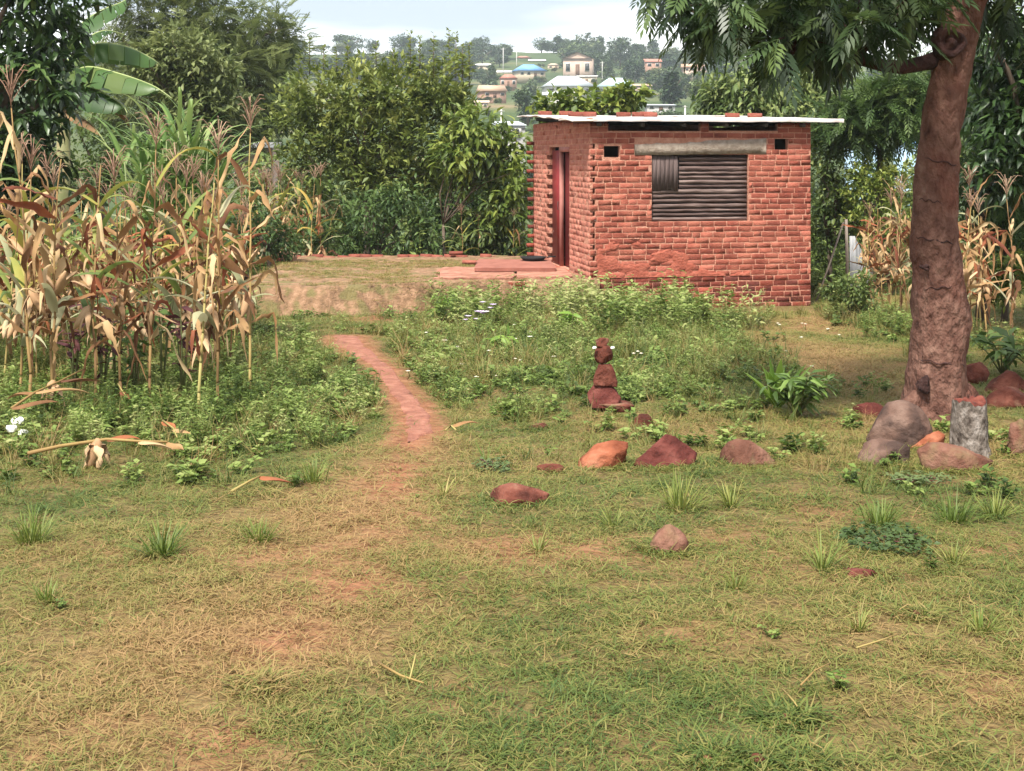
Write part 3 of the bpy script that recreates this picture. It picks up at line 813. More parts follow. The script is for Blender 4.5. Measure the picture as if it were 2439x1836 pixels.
# kerb of single bricks along the back of the terrace
KB = thing("brick_kerb", "line of red bricks laid end to end along the back of the terrace", "kerb", (-2, 24.6, -1.97))
kerb_me = Geo().box(-.11, .11, -.05, .05, -.05, .05).mesh("brick", loose_m)
for i in range(21):
    x = -4.5 + i * .235
    if R.random() < .1: continue
    b = link("brick", kerb_me, KB, (x + 2 + R.uniform(-.03, .03), R.uniform(-.05, .05) + .02 * i * .3, R.uniform(-.06, -.01))); b.rotation_euler = (R.uniform(-.06, .06), R.uniform(-.05, .05), R.uniform(-.08, .08))
for px, py, z, lb, gm_ in ((985, 552, -1.9, "brick lying on top of the kerb line at the back of the terrace", 24.5), (1015, 583, -1.95, "flat red brick on the terrace left of the hut door", 23.0),
                           (1045, 588, -1.95, "brick on the terrace nearer to the hut door", 22.7)):
    o = link("loose_brick", kerb_me, None, (X(px, gm_), gm_, z)); o.rotation_euler = (0, 0, R.uniform(-.3, .3)); o.scale = (1.2, 1, .7); tag(o, lb, "brick", "loose bricks on the terrace")
board_m = M("tan_board", [(.38, .22, .14), (.50, .33, .22)], scale=4, rough=.9)
o = link("board", Geo().box(-.13, .13, -.015, .015, 0, .20).mesh("board", board_m), None, (X(626, 24), 24.0, -2.03)); o.rotation_euler = (-.2, .04, .1)
tag(o, "square tan board standing at the left end of the brick kerb", "board")
# dark washing-up heap by the door: a pair of black sandals in a shallow black pan
blk = M("black_rubber", [(.008, .008, .009), (.02, .02, .022)], rough=.6)
PAN = thing("black_pan", "shallow black pan lying by the hut door", "pan", (X(1152, 22.6), 22.6, -1.888))
prof = [(0, .012), (.16, .012), (.235, .07), (.245, .07), (.17, .0), (0, .0)]
n = 20; V_ = [(r_ * math.cos(2 * math.pi * k / n), r_ * math.sin(2 * math.pi * k / n), z_) for r_, z_ in prof for k in range(n)]
link("bowl", Geo().add(V_, [(i * n + k, i * n + (k + 1) % n, (i + 1) * n + (k + 1) % n, (i + 1) * n + k) for i in range(5) for k in range(n)]).mesh("bowl", blk, smooth=True), PAN)
link("handle", Geo().tube([(.24, 0, .06), (.40, .02, .075)], .014, 6).mesh("handle", blk), PAN)
# bucket behind the maize
BK = thing("bucket", "black bucket behind the maize at the left end of the terrace", "bucket", (X(517, 22), 22.0, gz(X(517, 22), 22)))
V_ = [(r_ * math.cos(2 * math.pi * k / n), r_ * math.sin(2 * math.pi * k / n), z_) for r_, z_ in [(.0, 0), (.14, 0), (.19, .40), (.20, .41), (.20, .43), (.185, .43), (.135, .02), (0, .02)] for k in range(n)]
link("body", Geo().add(V_, [(i * n + k, i * n + (k + 1) % n, (i + 1) * n + (k + 1) % n, (i + 1) * n + k) for i in range(7) for k in range(n)]).mesh("body", blk, smooth=True), BK)
link("handle", Geo().tube([(.2 * math.cos(a), -.04, .42 + .17 * math.sin(a)) for a in np.linspace(0, math.pi, 9)], .006, 5).mesh("handle", blk), BK)

# ------------------------------------------------------------------ fence post and leaning sheet right of the hut
tin = M("grey_tin", [(.16, .16, .17), (.30, .30, .31), (.42, .41, .41)], scale=2, rough=.6, wn_=.8, coord='World', metal=.2)
wood_m = M("grey_post_wood", [(.16, .12, .10), (.30, .25, .21)], scale=5, rough=.9, bump=.4, stretch=(4, 4, .6))
d = 22.5
PO = link("fence_post", Geo().tube([(0, 0, -.3), (.01, 0, .7), (-.01, 0, 1.45)], [.035, .03, .026], 8, wob=.15).mesh("fence_post", wood_m), None, (X(1829, d), d, gz(X(1829, d), d)))
tag(PO, "thin grey fence post right of the hut", "post")
G = Geo(); n = 20
for i in range(n + 1):
    f = i / n
    G.V.append(np.array([(.02 + f * .42, .012 * math.sin(f * 40), .02), (.02 + f * .40, .012 * math.sin(f * 40) + .03, .5), (.02 + f * .36, .012 * math.sin(f * 40) + .05, 1.15 - .75 * max(0, f - .25))])); G.t.append(np.full(3, .5))
G.n = 3 * (n + 1); G.Q.append(np.array([(i * 3 + k, i * 3 + 3 + k, i * 3 + 4 + k, i * 3 + 1 + k) for i in range(n) for k in range(2)]))
o = link("tin_sheet", G.mesh("tin_sheet", tin, smooth=True), None, (X(1833, d), d - .05, gz(X(1836, d), d)))
o.modifiers.new("thickness", 'SOLIDIFY').thickness = .004
tag(o, "bent grey tin sheet leaning on the fence post", "tin sheet")
p0 = Vector((X(1762, 22), 22, gz(X(1762, 22), 22))); p1 = Vector((X(1822, 22.3), 22.3, Z(480, 22.3)))
tag(link("leaning_stick", Geo().tube([(0, 0, 0), (p1 - p0) * .5 + Vector((0, 0, -.03)), p1 - p0], .016, 6).mesh("leaning_stick", wood_m), None, p0), "long thin stick leaning towards the fence post", "stick")
# ------------------------------------------------------------------ leaf shapes (unit length along +x, upper side +z)
def fold_leaf(w=.22, droop=.12, fold=.06):
    V_ = [(0, 0, 0), (.42, w, fold), (1, 0, -droop), (.42, -w, fold)]
    return np.array(V_), np.array([(0, 3, 2), (0, 2, 1)])
def long_leaf(w=.16, droop=.25, fold=.04):
    xs_ = [0, .3, .68, 1]; ws = [.01, w, w * .75, 0]; zs_ = [0, .03, -droop * .4, -droop]
    V_ = []; F_ = []
    for x, ww, z in zip(xs_, ws, zs_): V_ += [(x, ww, z + fold * (ww > .02)), (x, 0, z), (x, -ww, z + fold * (ww > .02))]
    for i in range(3):
        for k in range(2): F_.append((i * 3 + k, i * 3 + k + 1, i * 3 + 4 + k, i * 3 + 3 + k))
    return np.array(V_), np.array(F_)[:, ::-1]
def pinnate(n=6, ll=.27, lw=.055, droop=.3, gap=0, seed=0, hang=.15):
    """a rachis with n pairs of leaflets"""
    r = random.Random(seed); V_ = []; F_ = []
    def pt(f): return np.array((f, 0, -droop * f * f))
    for i in range(5):
        f0, f1 = i / 5, (i + 1) / 5
        b = len(V_); w_ = .008
        for f in (f0, f1): V_ += [pt(f) + (0, w_, 0), pt(f) - (0, w_, 0)]
        F_.append((b, b + 1, b + 3, b + 2))
    def leaflet(p, an, s, L_):
        dx, dy = math.cos(an), s * math.sin(an); b = len(V_)
        dn = np.array((dx, dy, -hang)); px_ = np.array((-dy, dx, 0)) * lw * s
        m = p + dn * L_ * .5
        V_.extend([p, m + px_ * .9 + (dx * .02, 0, .01), p + dn * L_ + np.array((.05, 0, -hang * .12)), m - px_ * .9 + (0, 0, .01)])
        F_.append((b, b + 3, b + 2, b + 1) if s > 0 else (b, b + 1, b + 2, b + 3))
    for i in range(n):
        f = .2 + .75 * (i + .5) / n
        for s in (-1, 1):
            leaflet(pt(f + r.uniform(-.015, .015)), rad(62 - 28 * f + r.uniform(-7, 7)), s, ll * (1.05 - .45 * abs(f - .5)))
    leaflet(pt(1), 0, 1, ll * .8)
    return np.array(V_), np.array(F_)
LEAF_F, LEAF_L = fold_leaf(), long_leaf()
LEAF_W = fold_leaf(.32, .15, .08)
PIN = pinnate(6, .25, .05, .3, seed=1)
FEATH = pinnate(7, .22, .045, .25, seed=2)

def frames(dirs, roll=None, seed=0):
    """rotation matrices with +x along dirs and +z as far up as it goes"""
    r = np.random.default_rng(seed)
    x = dirs / np.linalg.norm(dirs, axis=1, keepdims=True)
    up = np.array([0, 0, 1.0]) + r.normal(size=x.shape) * (.35 if roll is None else roll)
    y = np.cross(up, x); y /= np.linalg.norm(y, axis=1, keepdims=True) + 1e-9
    z = np.cross(x, y)
    return np.stack([x, y, z], -1)
def crown(geo, blobs_, n, leaf, size, seed=0, cluster=7, spread=.8, droop=.25, up=.0, shell=.45, jitter=.5, tint=(.5, .45), roll=None):
    """leaf clusters through the outer part of ellipsoids (centre, radii)"""
    r = np.random.default_rng(seed)
    vol = np.array([b[1][0] * b[1][1] + b[1][0] * b[1][2] for b in blobs_]); vol = vol / vol.sum()
    nc = max(1, n // cluster)
    which = r.choice(len(blobs_), nc, p=vol)
    C = np.array([b[0] for b in blobs_])[which]; Rr = np.array([b[1] for b in blobs_])[which]
    u = r.normal(size=(nc, 3)); u /= np.linalg.norm(u, axis=1, keepdims=True)
    rr = (shell + (1 - shell) * r.random(nc) ** .6)
    lump = 1 + jitter * (np.array([mnoise.noise(Vector(q) * 1.9 + Vector((seed, 3, 1))) for q in u * 1.7 + C * .4]))
    P0 = C + u * Rr * (rr * lump)[:, None]
    keep = np.array([mnoise.noise(Vector(p) * (1.3 / max(.3, size * 5)) + Vector((seed * 1.7, 0, 5))) for p in P0]) > -.28
    P0, u = P0[keep], u[keep]; nc = len(P0)
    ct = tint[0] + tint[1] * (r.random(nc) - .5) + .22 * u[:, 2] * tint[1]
    P_ = np.repeat(P0, cluster, 0) + r.normal(size=(nc * cluster, 3)) * size * spread * .5
    dd = np.repeat(u, cluster, 0) * .7 + r.normal(size=P_.shape) * .75
    dd[:, 2] += up - droop
    t = np.repeat(ct, cluster) + .25 * (r.random(len(P_)) - .5)
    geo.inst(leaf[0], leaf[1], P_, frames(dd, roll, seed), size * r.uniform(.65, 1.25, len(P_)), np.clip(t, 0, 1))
    return P0
def branches(geo, base, tips, r0, seed=0, n=6, sag=.0, tint=.5, seg=5):
    r = random.Random(seed); base = Vector(base)
    for t in tips:
        t = Vector(t); L_ = (t - base).length
        pts = []
        for k in range(seg + 1):
            f = k / seg
            p = base.lerp(t, f) + Vector((r.uniform(-1, 1), r.uniform(-1, 1), r.uniform(-.6, .6))) * L_ * .05 * (f > 0) * (f < 1)
            p.z += L_ * .10 * math.sin(f * math.pi) * (1 - sag)
            pts.append(p)
        geo.tube(pts, [r0 * (1 - .82 * k / seg) for k in range(seg + 1)], n, tint, wob=.1)
bark_g = M("grey_brown_bark", [(.055, .04, .03), (.11, .08, .06), (.18, .14, .11)], scale=6, rough=.95, bump=.8, wn_=.8, coord='World', stretch=(3, 3, .6), bscale=14)
def tree(name, label, cat, px, d, blob_px, n, leaf, size, m, seed, trunk=.09, group=None, lean=0, ntips=9, depth=1.0, extra=None, part_leaf=0, thing_y=None, shoots=None, **kw):
    """blob_px: list of (px, py, rx, ry[, dd]) ellipses of the crown as seen; depth: ratio of depth radius to width"""
    bs = []
    for b in blob_px:
        dd = d + (b[4] if len(b) > 4 else 0); k = PXM * dd
        bs.append((np.array((X(b[0], dd), dd, Z(b[1], dd))), np.array((b[2] * k, (b[2] + b[3]) / 2 * k * depth, b[3] * k))))
    bx = X(px, d); base = (bx, d, gz(bx, d) - .03)
    T = thing(name, label, cat, base, group)
    g = Geo(); P0 = crown(g, bs, n, leaf, size, seed, **kw)
    if shoots:
        r = np.random.default_rng(seed + 9)
        for sx, sy, h in shoots:
            q = np.array((X(sx, d), d + r.uniform(-.5, .5), Z(sy - 10, d))); hh = h * PXM * d; nn = int(hh / size * 11) + 12
            f = r.random(nn) ** .8
            P_ = q - np.array((0, 0, 1)) * (f * hh * 1.3)[:, None] + r.normal(size=(nn, 3)) * size * .12
            an = r.random(nn) * 6.283; dd_ = np.stack([np.cos(an), np.sin(an), .9 - f * .9], 1)
            g.inst(leaf[0], leaf[1], P_, frames(dd_, .2, seed), size * (.6 + .5 * f), np.clip(.62 + .3 * (r.random(nn) - .5), 0, 1))
            part_stem.append((T, [q - (0, 0, hh * 1.6), q - (0, 0, hh * .1)]))
    part("foliage", g, m, T, kind='stuff')
    tg = Geo(); low = min(b[0][2] - b[1][2] * .5 for b in bs)
    fork = Vector((bx + lean, d, max(low, base[2] + .5 * (low - base[2]) + .2)))
    tg.tube([base, Vector(base).lerp(fork, .5) + Vector((.03, 0, 0)), fork], [trunk * 1.25, trunk, trunk * .85], 9, wob=.12)
    part("trunk", tg, bark_g, T)
    r = random.Random(seed); tips = [P0[r.randrange(len(P0))] for _ in range(ntips)]
    bg = Geo(); branches(bg, fork, tips, trunk * .55, seed); 
    for (t_, pts) in part_stem:
        if t_ is T: bg.tube(pts, [.012, .006], 5)
    part("branches", bg, bark_g, T)
    return T, P0, bs
part_stem = []

# ------------------------------------------------------------------ the big leaning tree on the right
neem_bark = M("red_brown_bark", [(.05, .025, .02), (.12, .058, .044), (.175, .092, .07), (.24, .145, .11)], scale=9, rough=.95, bump=1.0, wn_=.85, coord='World', stretch=(1.6, 1.6, .9), bscale=16, bdist=.06,
              mix2=((.145, .045, .03), 1.9, .50, .78), detail=12, spec=.1)
ND = 9.15
NB = at(2022, 905)
NT = thing("shade_tree", "large leaning tree with a thick red brown trunk and feathery leaves", "tree", (NB.x, ND, NB.z))
cl = [(2022, 925, 92), (2022, 900, 83), (2022, 868, 75), (2023, 820, 70), (2026, 770, 66), (2028, 720, 63), (2029, 670, 62), (2028, 620, 59), (2025, 570, 56), (2020, 520, 53), (2019, 470, 52), (2019, 420, 51), (2023, 360, 49), (2029, 300, 48),
      (2038, 240, 48), (2049, 180, 47), (2061, 120, 48), (2075, 60, 47), (2090, 0, 46), (2108, -70, 45), (2126, -140, 43), (2140, -230, 40), (2150, -330, 36)]
tr = Geo(); n = 30; V_ = []
r = random.Random(5)
for i, (px, py, hw) in enumerate(cl):
    c = Vector((X(px, ND), ND, Z(py, ND))); rw = hw * PXM * ND * (.89 if py < 760 else .86)
    for k in range(n):
        a = 2 * math.pi * k / n
        flare = max(0, (py - 800) / 120)
        q = 1 + .05 * math.sin(a * 2 + py * .004) + .03 * math.sin(a * 5 + py * .01) + flare * .13 * (math.sin(a * 5 + 1.1) + .4 * math.sin(a * 3))
        q += .055 * mnoise.fractal(Vector((math.cos(a) * 1.6, math.sin(a) * 1.6, py * .011)), 1.0, 2.0, 4)
        # the swelling low on the right side
        q += .14 * math.exp(-((py - 690) / 60) ** 2) * max(0, math.cos(a)) ** 2
        V_.append((c.x + math.cos(a) * rw * q, c.y + math.sin(a) * rw * q, c.z))
# refine lengthwise
def refine(V_, n, times):
    A = np.array(V_).reshape(-1, n, 3)
    for _ in range(times):
        B = np.empty((len(A) * 2 - 1, n, 3)); B[::2] = A; B[1::2] = (A[:-1] + A[1:]) / 2; A = B
    return A
A = refine(V_, n, 2)
cen = A.mean(1, keepdims=True)
for i in range(len(A)):
    for k in range(n):
        p = Vector(A[i, k])
        dsp = .016 * mnoise.fractal(p * 9, 1.0, 2.0, 4) + .03 * min(0, mnoise.noise(Vector((p.x * 2, p.y * 2, p.z * 7))) + .25)
        A[i, k] += (A[i, k] - cen[i, 0]) / np.linalg.norm(A[i, k] - cen[i, 0]) * dsp
m_ = len(A)
tr.add(A.reshape(-1, 3), np.array([(i * n + k, i * n + k2, (i + 1) * n + k2, (i + 1) * n + k) for i in range(m_ - 1) for k in range(n) for k2 in [(k + 1) % n]])[:, ::-1])
part("trunk", tr, neem_bark, NT, smooth=True)
dark_wood = M("dark_knot_wood", [(.016, .008, .007), (.042, .018, .016), (.09, .042, .035)], scale=9, rough=.95, bump=1, coord='World', bscale=25)
def knot(px, py, w, h, name="knot", back=.0, ring=True):
    yk = ND - 48 * PXM * ND + back; k = PXM * yk; c = Vector((X(px, yk), yk, Z(py, yk)))
    g = Geo(); V_ = []; nn = 22
    prof = [(1.15, .06), (1.0, -.03), (.82, -.045), (.62, -.02), (.4, .0), (.25, -.03), (.0, -.035)] if ring else [(1.15, .03), (.9, -.008), (.5, -.012), (.0, -.004)]
    for rr_, dy in prof:
        for q in range(nn):
            a = 2 * math.pi * q / nn; wv = 1 + .12 * math.sin(a * 3 + px) + r.uniform(-.04, .04)
            V_.append((c.x + math.cos(a) * rr_ * w * k / 2 * wv, c.y + dy + .05 * math.cos(a) ** 2 * rr_, c.z + math.sin(a) * rr_ * h * k / 2 * wv))
    g.add(V_, [(i * nn + q, i * nn + (q + 1) % nn, (i + 1) * nn + (q + 1) % nn, (i + 1) * nn + q) for i in range(len(prof) - 1) for q in range(nn)])
    part(name, g, dark_wood, NT, smooth=True)
knot(2056, 92, 64, 64, back=-.012)
knot(2002, 834, 24, 36, "painted_knot_hole", -.052, ring=False)  # hole is not cut: its shade is painted as a raised dark patch
knot(2003, 578, 16, 12, "painted_knot_hole", .0, ring=False)
def crack(py0, py1, a0, a1, rr_):
    pts = []
    for q in range(13):
        f = q / 12; py = py0 + (py1 - py0) * f + 3 * math.sin(q * 1.7); a = rad(a0 + (a1 - a0) * f)
        j = min(range(len(cl)), key=lambda i_: abs(cl[i_][1] - py)); cx = float(np.interp(-py, [-c_[1] for c_ in cl], [c_[0] for c_ in cl])); hw = float(np.interp(-py, [-c_[1] for c_ in cl], [c_[2] for c_ in cl]))
        rw = hw * PXM * ND * .885; pts.append((X(cx, ND) + math.cos(a) * rw, ND + math.sin(a) * rw, Z(py, ND)))
    g = Geo(); g.tube(pts, [rr_ * (.4 + .6 * math.sin(math.pi * q / 12)) for q in range(13)], 6, wob=.3)
    part("bark_crack", g, dark_wood, NT)
crack(338, 362, 185, 350, .006); crack(510, 522, 195, 300, .008); crack(428, 436, 200, 270, .004); crack(690, 745, 300, 348, .006); crack(620, 612, 215, 300, .004); crack(770, 782, 210, 320, .006)
# limb that leaves the trunk to the left
def bp(px, py, dd=ND): return Vector((X(px, dd), dd, Z(py, dd)))
lg = Geo()
lg.tube([bp(2035, 128), bp(1995, 137, 9.1), bp(1950, 146, 9.05), bp(1905, 141, 9.0), bp(1850, 126, 8.95), bp(1780, 117, 8.9), bp(1700, 108, 8.9), bp(1620, 92, 8.95), bp(1540, 66, 9.0), bp(1480, 46, 9.0)],
        [.075, .058, .05, .044, .04, .036, .03, .024, .017, .010], 10, wob=.10)
part("limb", lg, dark_wood, NT, smooth=True)
lg = Geo()
branches(lg, bp(2100, -40), [bp(1750, -150, 8.6), bp(1600, -60, 9.6), bp(2000, -260, 8.5), bp(2350, -160, 9), bp(2300, -60, 10.2), bp(1900, -60, 10.3), bp(1850, -200, 10)], .05, 4)
neem_leaf = leafmat("feathery_leaf", [(.016, .034, .012), (.034, .065, .024), (.07, .115, .04), (.15, .21, .06)], wr=.85, wa=.5, rough=.42, spec=.5)
meshes = []
for k in range(6):
    P_, F_ = pinnate(7, .31, .052, .22 + .10 * k / 3, seed=20 + k, hang=.18 + .05 * k)
    meshes.append((P_, F_, Geo().add(P_, F_).mesh("leaf", neem_leaf)))
r = random.Random(21)
def low_edge(px):      # lower outline of the canopy in the photograph
    return float(np.interp(px, [1350, 1380, 1420, 1470, 1520, 1600, 1700, 1760, 1800, 1850, 1900, 1960, 2010, 2090, 2140, 2200, 2300], [5, 10, 55, 165, 150, 165, 170, 160, 190, 140, 150, 140, 120, 20, 110, 150, 150]))
twigs = Geo(); heads = []
def whorl(c, axis, nl, parts, dd):
    heads.append(c); a0 = r.uniform(0, 6.28); axis = axis.normalized()
    s1 = axis.cross(Vector((0, .3, 1))).normalized(); s2 = axis.cross(s1)
    for q in range(nl):
        an = a0 + q * 2.4; out = s1 * math.cos(an) + s2 * math.sin(an)
        dv = axis * r.uniform(.25, .75) + out; dv.z -= r.uniform(.1, .55)
        L_ = r.uniform(.24, .38); mat_ = frames(np.array([dv]), .25, r.randrange(9999))[0]
        if parts:
            me = meshes[r.randrange(6)][2]; o = bpy.data.objects.new("leaf", me); COL.objects.link(o); o.parent = NT
            o.matrix_local = Matrix.LocRotScale(c - NT.location, Matrix(mat_.tolist()).to_quaternion(), Vector((L_, L_, L_)))
        else:
            P_, F_, _ = meshes[r.randrange(6)]
            stuffg.inst(P_, F_, np.array([c]), mat_[None], [L_], [r.uniform(.2, .8)])
stuffg = Geo(); cnt = 0
while cnt < 46:
    px = r.choice([r.uniform(1430, 2000), r.uniform(1450, 1980), r.uniform(1450, 1800)]); py = r.uniform(-50, low_edge(px) - 72)
    if 1995 < px < 2125 and py > -20: continue
    dd = r.uniform(8.25, 8.95) + (r.random() < .3) * .4
    whorl(bp(px, py, dd), Vector((r.uniform(-1, .2), r.uniform(-.6, .1), r.uniform(-.5, .3))), 6, True, dd); cnt += 1
for k in range(4):
    whorl(bp(1970 + 12 * k, r.uniform(0, 30) - 45, 8.5), Vector((.2, -.4, -.6)), 5, True, 8.5)
whorl(bp(1412, -30, 8.8), Vector((-1, 0, -.2)), 4, True, 8.8)
for k in range(62):
    px = r.uniform(1440, 2330); py = r.uniform(-80, low_edge(px) - 85); whorl(bp(px, py, r.uniform(9.2, 10.6)) , Vector((r.uniform(-1, 1), r.uniform(-.3, .6), r.uniform(-.6, .3))), 6, False, 0)
for k in range(120):
    px = r.uniform(1400, 2650); py = r.uniform(-520, -50); whorl(bp(px, py, r.uniform(7.6, 11)), Vector((r.uniform(-1, 1), r.uniform(-1, 1), r.uniform(-.3, 1))), 6, False, 0)
part("foliage", stuffg, neem_leaf, NT, kind='stuff')
limbpts = [bp(1950, 146, 9.05), bp(1850, 126, 8.95), bp(1700, 108, 8.9), bp(1620, 92, 8.95), bp(1540, 66, 9.0), bp(1480, 46, 9.0), bp(1750, -150, 8.6), bp(1900, -60, 10.3), bp(2300, -60, 10.2), bp(2100, -40)]
for c in heads:
    a = min(limbpts, key=lambda q: (q - c).length)
    lg.tube([a, a.lerp(c, .5) + Vector((r.uniform(-.06, .06), 0, .05)), c], [.011, .008, .004], 5)
part("branches", lg, dark_wood, NT)

# pale stump beside the tree
stump_m = M("pale_flaking_stump_bark", [(.045, .034, .029), (.17, .14, .12), (.32, .28, .255)], scale=16, rough=.95, bump=1, wn_=1.15, coord='World', stretch=(1.3, 1.3, .8), bscale=30, detail=10, spec=.05, bdist=.03)
cut_m = M("red_cut_wood", [(.07, .017, .012), (.135, .032, .022), (.22, .07, .046)], scale=14, rough=.95, bump=1, wn_=1.2, coord='World', bscale=30)
SP = at(2096, 985); k = PXM * SP.y
ST = thing("tree_stump", "pale grey tree stump with a red cut top beside the leaning tree", "stump", SP)
V_ = []; n = 26; hs = np.linspace(-.04, 118 * k, 12)
for i, h in enumerate(hs):
    for q in range(n):
        a = 2 * math.pi * q / n; f = i / 11
        w = (40 - 5 * f + 12 * max(0, 1 - f * 4)) * k * (1 + .07 * math.sin(a * 3) + .06 * math.sin(a * 7 + 2) * (1 - f * .5) + .05 * mnoise.noise(Vector((math.cos(a) * 2, math.sin(a) * 2, f * 4))))
        V_.append((SP.x + math.cos(a) * w, SP.y + math.sin(a) * w, SP.z + h + (.014 * math.sin(a * 2 + .5) + .03 * mnoise.noise(Vector((math.cos(a) * 4, math.sin(a) * 4, 1)))) * (i == 11) + .005 * math.sin(a * 5)))
part("bark", Geo().add(V_, [(i * n + q, i * n + (q + 1) % n, (i + 1) * n + (q + 1) % n, (i + 1) * n + q) for i in range(11) for q in range(n)]), stump_m, ST, smooth=True)
top = V_[-n:]; c = np.mean(top, 0)
TV = [tuple(c + (np.array(p) - c) * f + (0, 0, dz)) for f, dz in ((.97, -.012), (.90, .006), (.6, .012), (.3, .008)) for p in top] + [tuple(c + (0, 0, .0))]
part("cut_top", Geo().add(TV, [(i * n + q, i * n + (q + 1) % n, (i + 1) * n + (q + 1) % n, (i + 1) * n + q) for i in range(3) for q in range(n)] + [(3 * n + q, 3 * n + (q + 1) % n, 4 * n) for q in range(n)]), cut_m, ST)
root_g = Geo()
for (a, b, c_, rr_) in (((1975, 868), (1945, 888), (1908, 906), .06), ((2070, 868), (2092, 884), (2108, 902), .045), ((2005, 870), (1990, 900), (1985, 925), .05)):
    root_g.tube([bp(a[0] + 25, a[1] - 20, ND + .02), bp(*a, ND - .08), bp(*b, ND - .16), bp(*c_, ND - .24)], [rr_ * 1.6, rr_ * 1.2, rr_, rr_ * .4], 8, wob=.2)
part("root", root_g, neem_bark, NT, smooth=True)
# ------------------------------------------------------------------ trees and bushes round the yard
g_dark = leafmat("dark_glossy_leaf", [(.012, .026, .009), (.027, .056, .017), (.058, .11, .03), (.12, .19, .055)], rough=.38, spec=.5)
g_mid = leafmat("mid_green_leaf", [(.035, .058, .014), (.075, .118, .03), (.145, .195, .055), (.24, .28, .095)])
g_olive = leafmat("olive_leaf", [(.05, .072, .016), (.11, .15, .032), (.20, .24, .06), (.32, .34, .10)])
g_bright = leafmat("yellow_green_leaf", [(.045, .075, .012), (.10, .15, .025), (.19, .24, .045), (.30, .33, .075)])
g_blue = leafmat("blue_green_leaf", [(.026, .052, .014), (.052, .095, .026), (.095, .155, .044), (.17, .23, .07)])
g_feath = leafmat("feathery_grey_green_leaf", [(.04, .06, .02), (.085, .115, .036), (.16, .19, .065), (.25, .28, .11)])

# dark broad-leaved tree at the left edge; its nearest leaves are parts
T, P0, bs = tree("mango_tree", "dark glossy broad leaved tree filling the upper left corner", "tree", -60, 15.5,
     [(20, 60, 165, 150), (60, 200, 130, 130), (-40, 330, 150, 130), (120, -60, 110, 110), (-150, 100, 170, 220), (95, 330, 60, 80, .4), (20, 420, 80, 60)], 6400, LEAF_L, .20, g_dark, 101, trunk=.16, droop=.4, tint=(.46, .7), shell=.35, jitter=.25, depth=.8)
lm = [Geo().add(LEAF_L[0], LEAF_L[1]).mesh("leaf", leafmat("dark_glossy_leaf_single", [(.016, .034, .010), (.035, .07, .02), (.085, .15, .042), (.15, .22, .07)], wa=0, wr=1.0, rough=.38, spec=.5))]
r = random.Random(3); front = [p for p in P0 if p[1] < 15.3 and X(-10, 15) < p[0] < X(215, 15)]
for k in range(min(50, len(front))):
    p = Vector(front[r.randrange(len(front))]) + Vector((0, -.15, 0))
    for q in range(5):
        a = r.uniform(0, 6.28); dv = Vector((math.cos(a), math.sin(a) - .4, r.uniform(-1, .1)))
        o = bpy.data.objects.new("leaf", lm[0]); COL.objects.link(o); o.parent = T
        sc = r.uniform(.16, .27); o.matrix_local = Matrix.LocRotScale(p - T.location, Matrix(frames(np.array([dv]), .2, r.randrange(9999))[0].tolist()).to_quaternion(), Vector((sc, sc, sc)))

# feathery trees behind, on the left
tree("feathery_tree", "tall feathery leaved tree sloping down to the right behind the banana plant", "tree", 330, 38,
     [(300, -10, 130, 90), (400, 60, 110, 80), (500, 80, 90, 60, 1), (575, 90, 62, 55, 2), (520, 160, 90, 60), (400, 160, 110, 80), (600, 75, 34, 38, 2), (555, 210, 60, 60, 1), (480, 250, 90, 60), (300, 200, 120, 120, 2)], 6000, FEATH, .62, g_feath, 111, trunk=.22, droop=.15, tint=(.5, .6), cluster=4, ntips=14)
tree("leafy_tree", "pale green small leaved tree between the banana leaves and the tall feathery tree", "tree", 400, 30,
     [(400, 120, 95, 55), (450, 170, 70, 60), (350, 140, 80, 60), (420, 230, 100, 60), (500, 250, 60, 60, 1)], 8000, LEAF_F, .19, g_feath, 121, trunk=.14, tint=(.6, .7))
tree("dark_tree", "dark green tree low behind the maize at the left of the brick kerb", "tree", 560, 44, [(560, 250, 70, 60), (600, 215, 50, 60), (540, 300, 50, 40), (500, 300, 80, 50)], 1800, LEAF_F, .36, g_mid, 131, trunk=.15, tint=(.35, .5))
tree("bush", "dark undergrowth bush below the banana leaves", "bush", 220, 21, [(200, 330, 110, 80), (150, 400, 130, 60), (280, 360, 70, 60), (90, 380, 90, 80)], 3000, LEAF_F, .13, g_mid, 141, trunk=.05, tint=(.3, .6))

# the big bush left of the hut
up_sh = [(668, 82, 55), (700, 108, 45), (745, 95, 60), (770, 120, 40), (812, 98, 46), (888, 80, 62), (910, 92, 60), (940, 84, 60), (968, 68, 74), (985, 84, 60), (1012, 92, 66), (640, 120, 40), (850, 118, 40), (730, 118, 40), (1000, 110, 50)]
tree("guava_tree", "large olive green multi stemmed tree with upright shoots left of the hut", "tree", 790, 27,
     [(720, 212, 110, 70), (840, 208, 120, 72), (940, 188, 75, 60), (640, 250, 60, 60), (760, 300, 130, 80), (900, 290, 110, 80), (680, 340, 85, 60), (840, 370, 110, 50), (985, 230, 45, 65, .4), (940, 400, 70, 40)],
     17000, LEAF_F, .165, g_olive, 151, trunk=.075, tint=(.5, .75), droop=.0, up=.35, ntips=16, shoots=up_sh, cluster=8, shell=.3, jitter=.75)
tree("broadleaf_tree", "bright green large leaved tree touching the left side of the hut", "tree", 957, 25.6,
     [(1030, 275, 60, 38), (1080, 330, 60, 45), (1040, 370, 80, 50), (1100, 400, 45, 50), (1000, 330, 50, 45), (1110, 300, 30, 30, .6), (1090, 460, 50, 50)], 2600, LEAF_L, .23, g_bright, 161, trunk=.032, tint=(.42, .8), droop=.35, cluster=8, ntips=9)
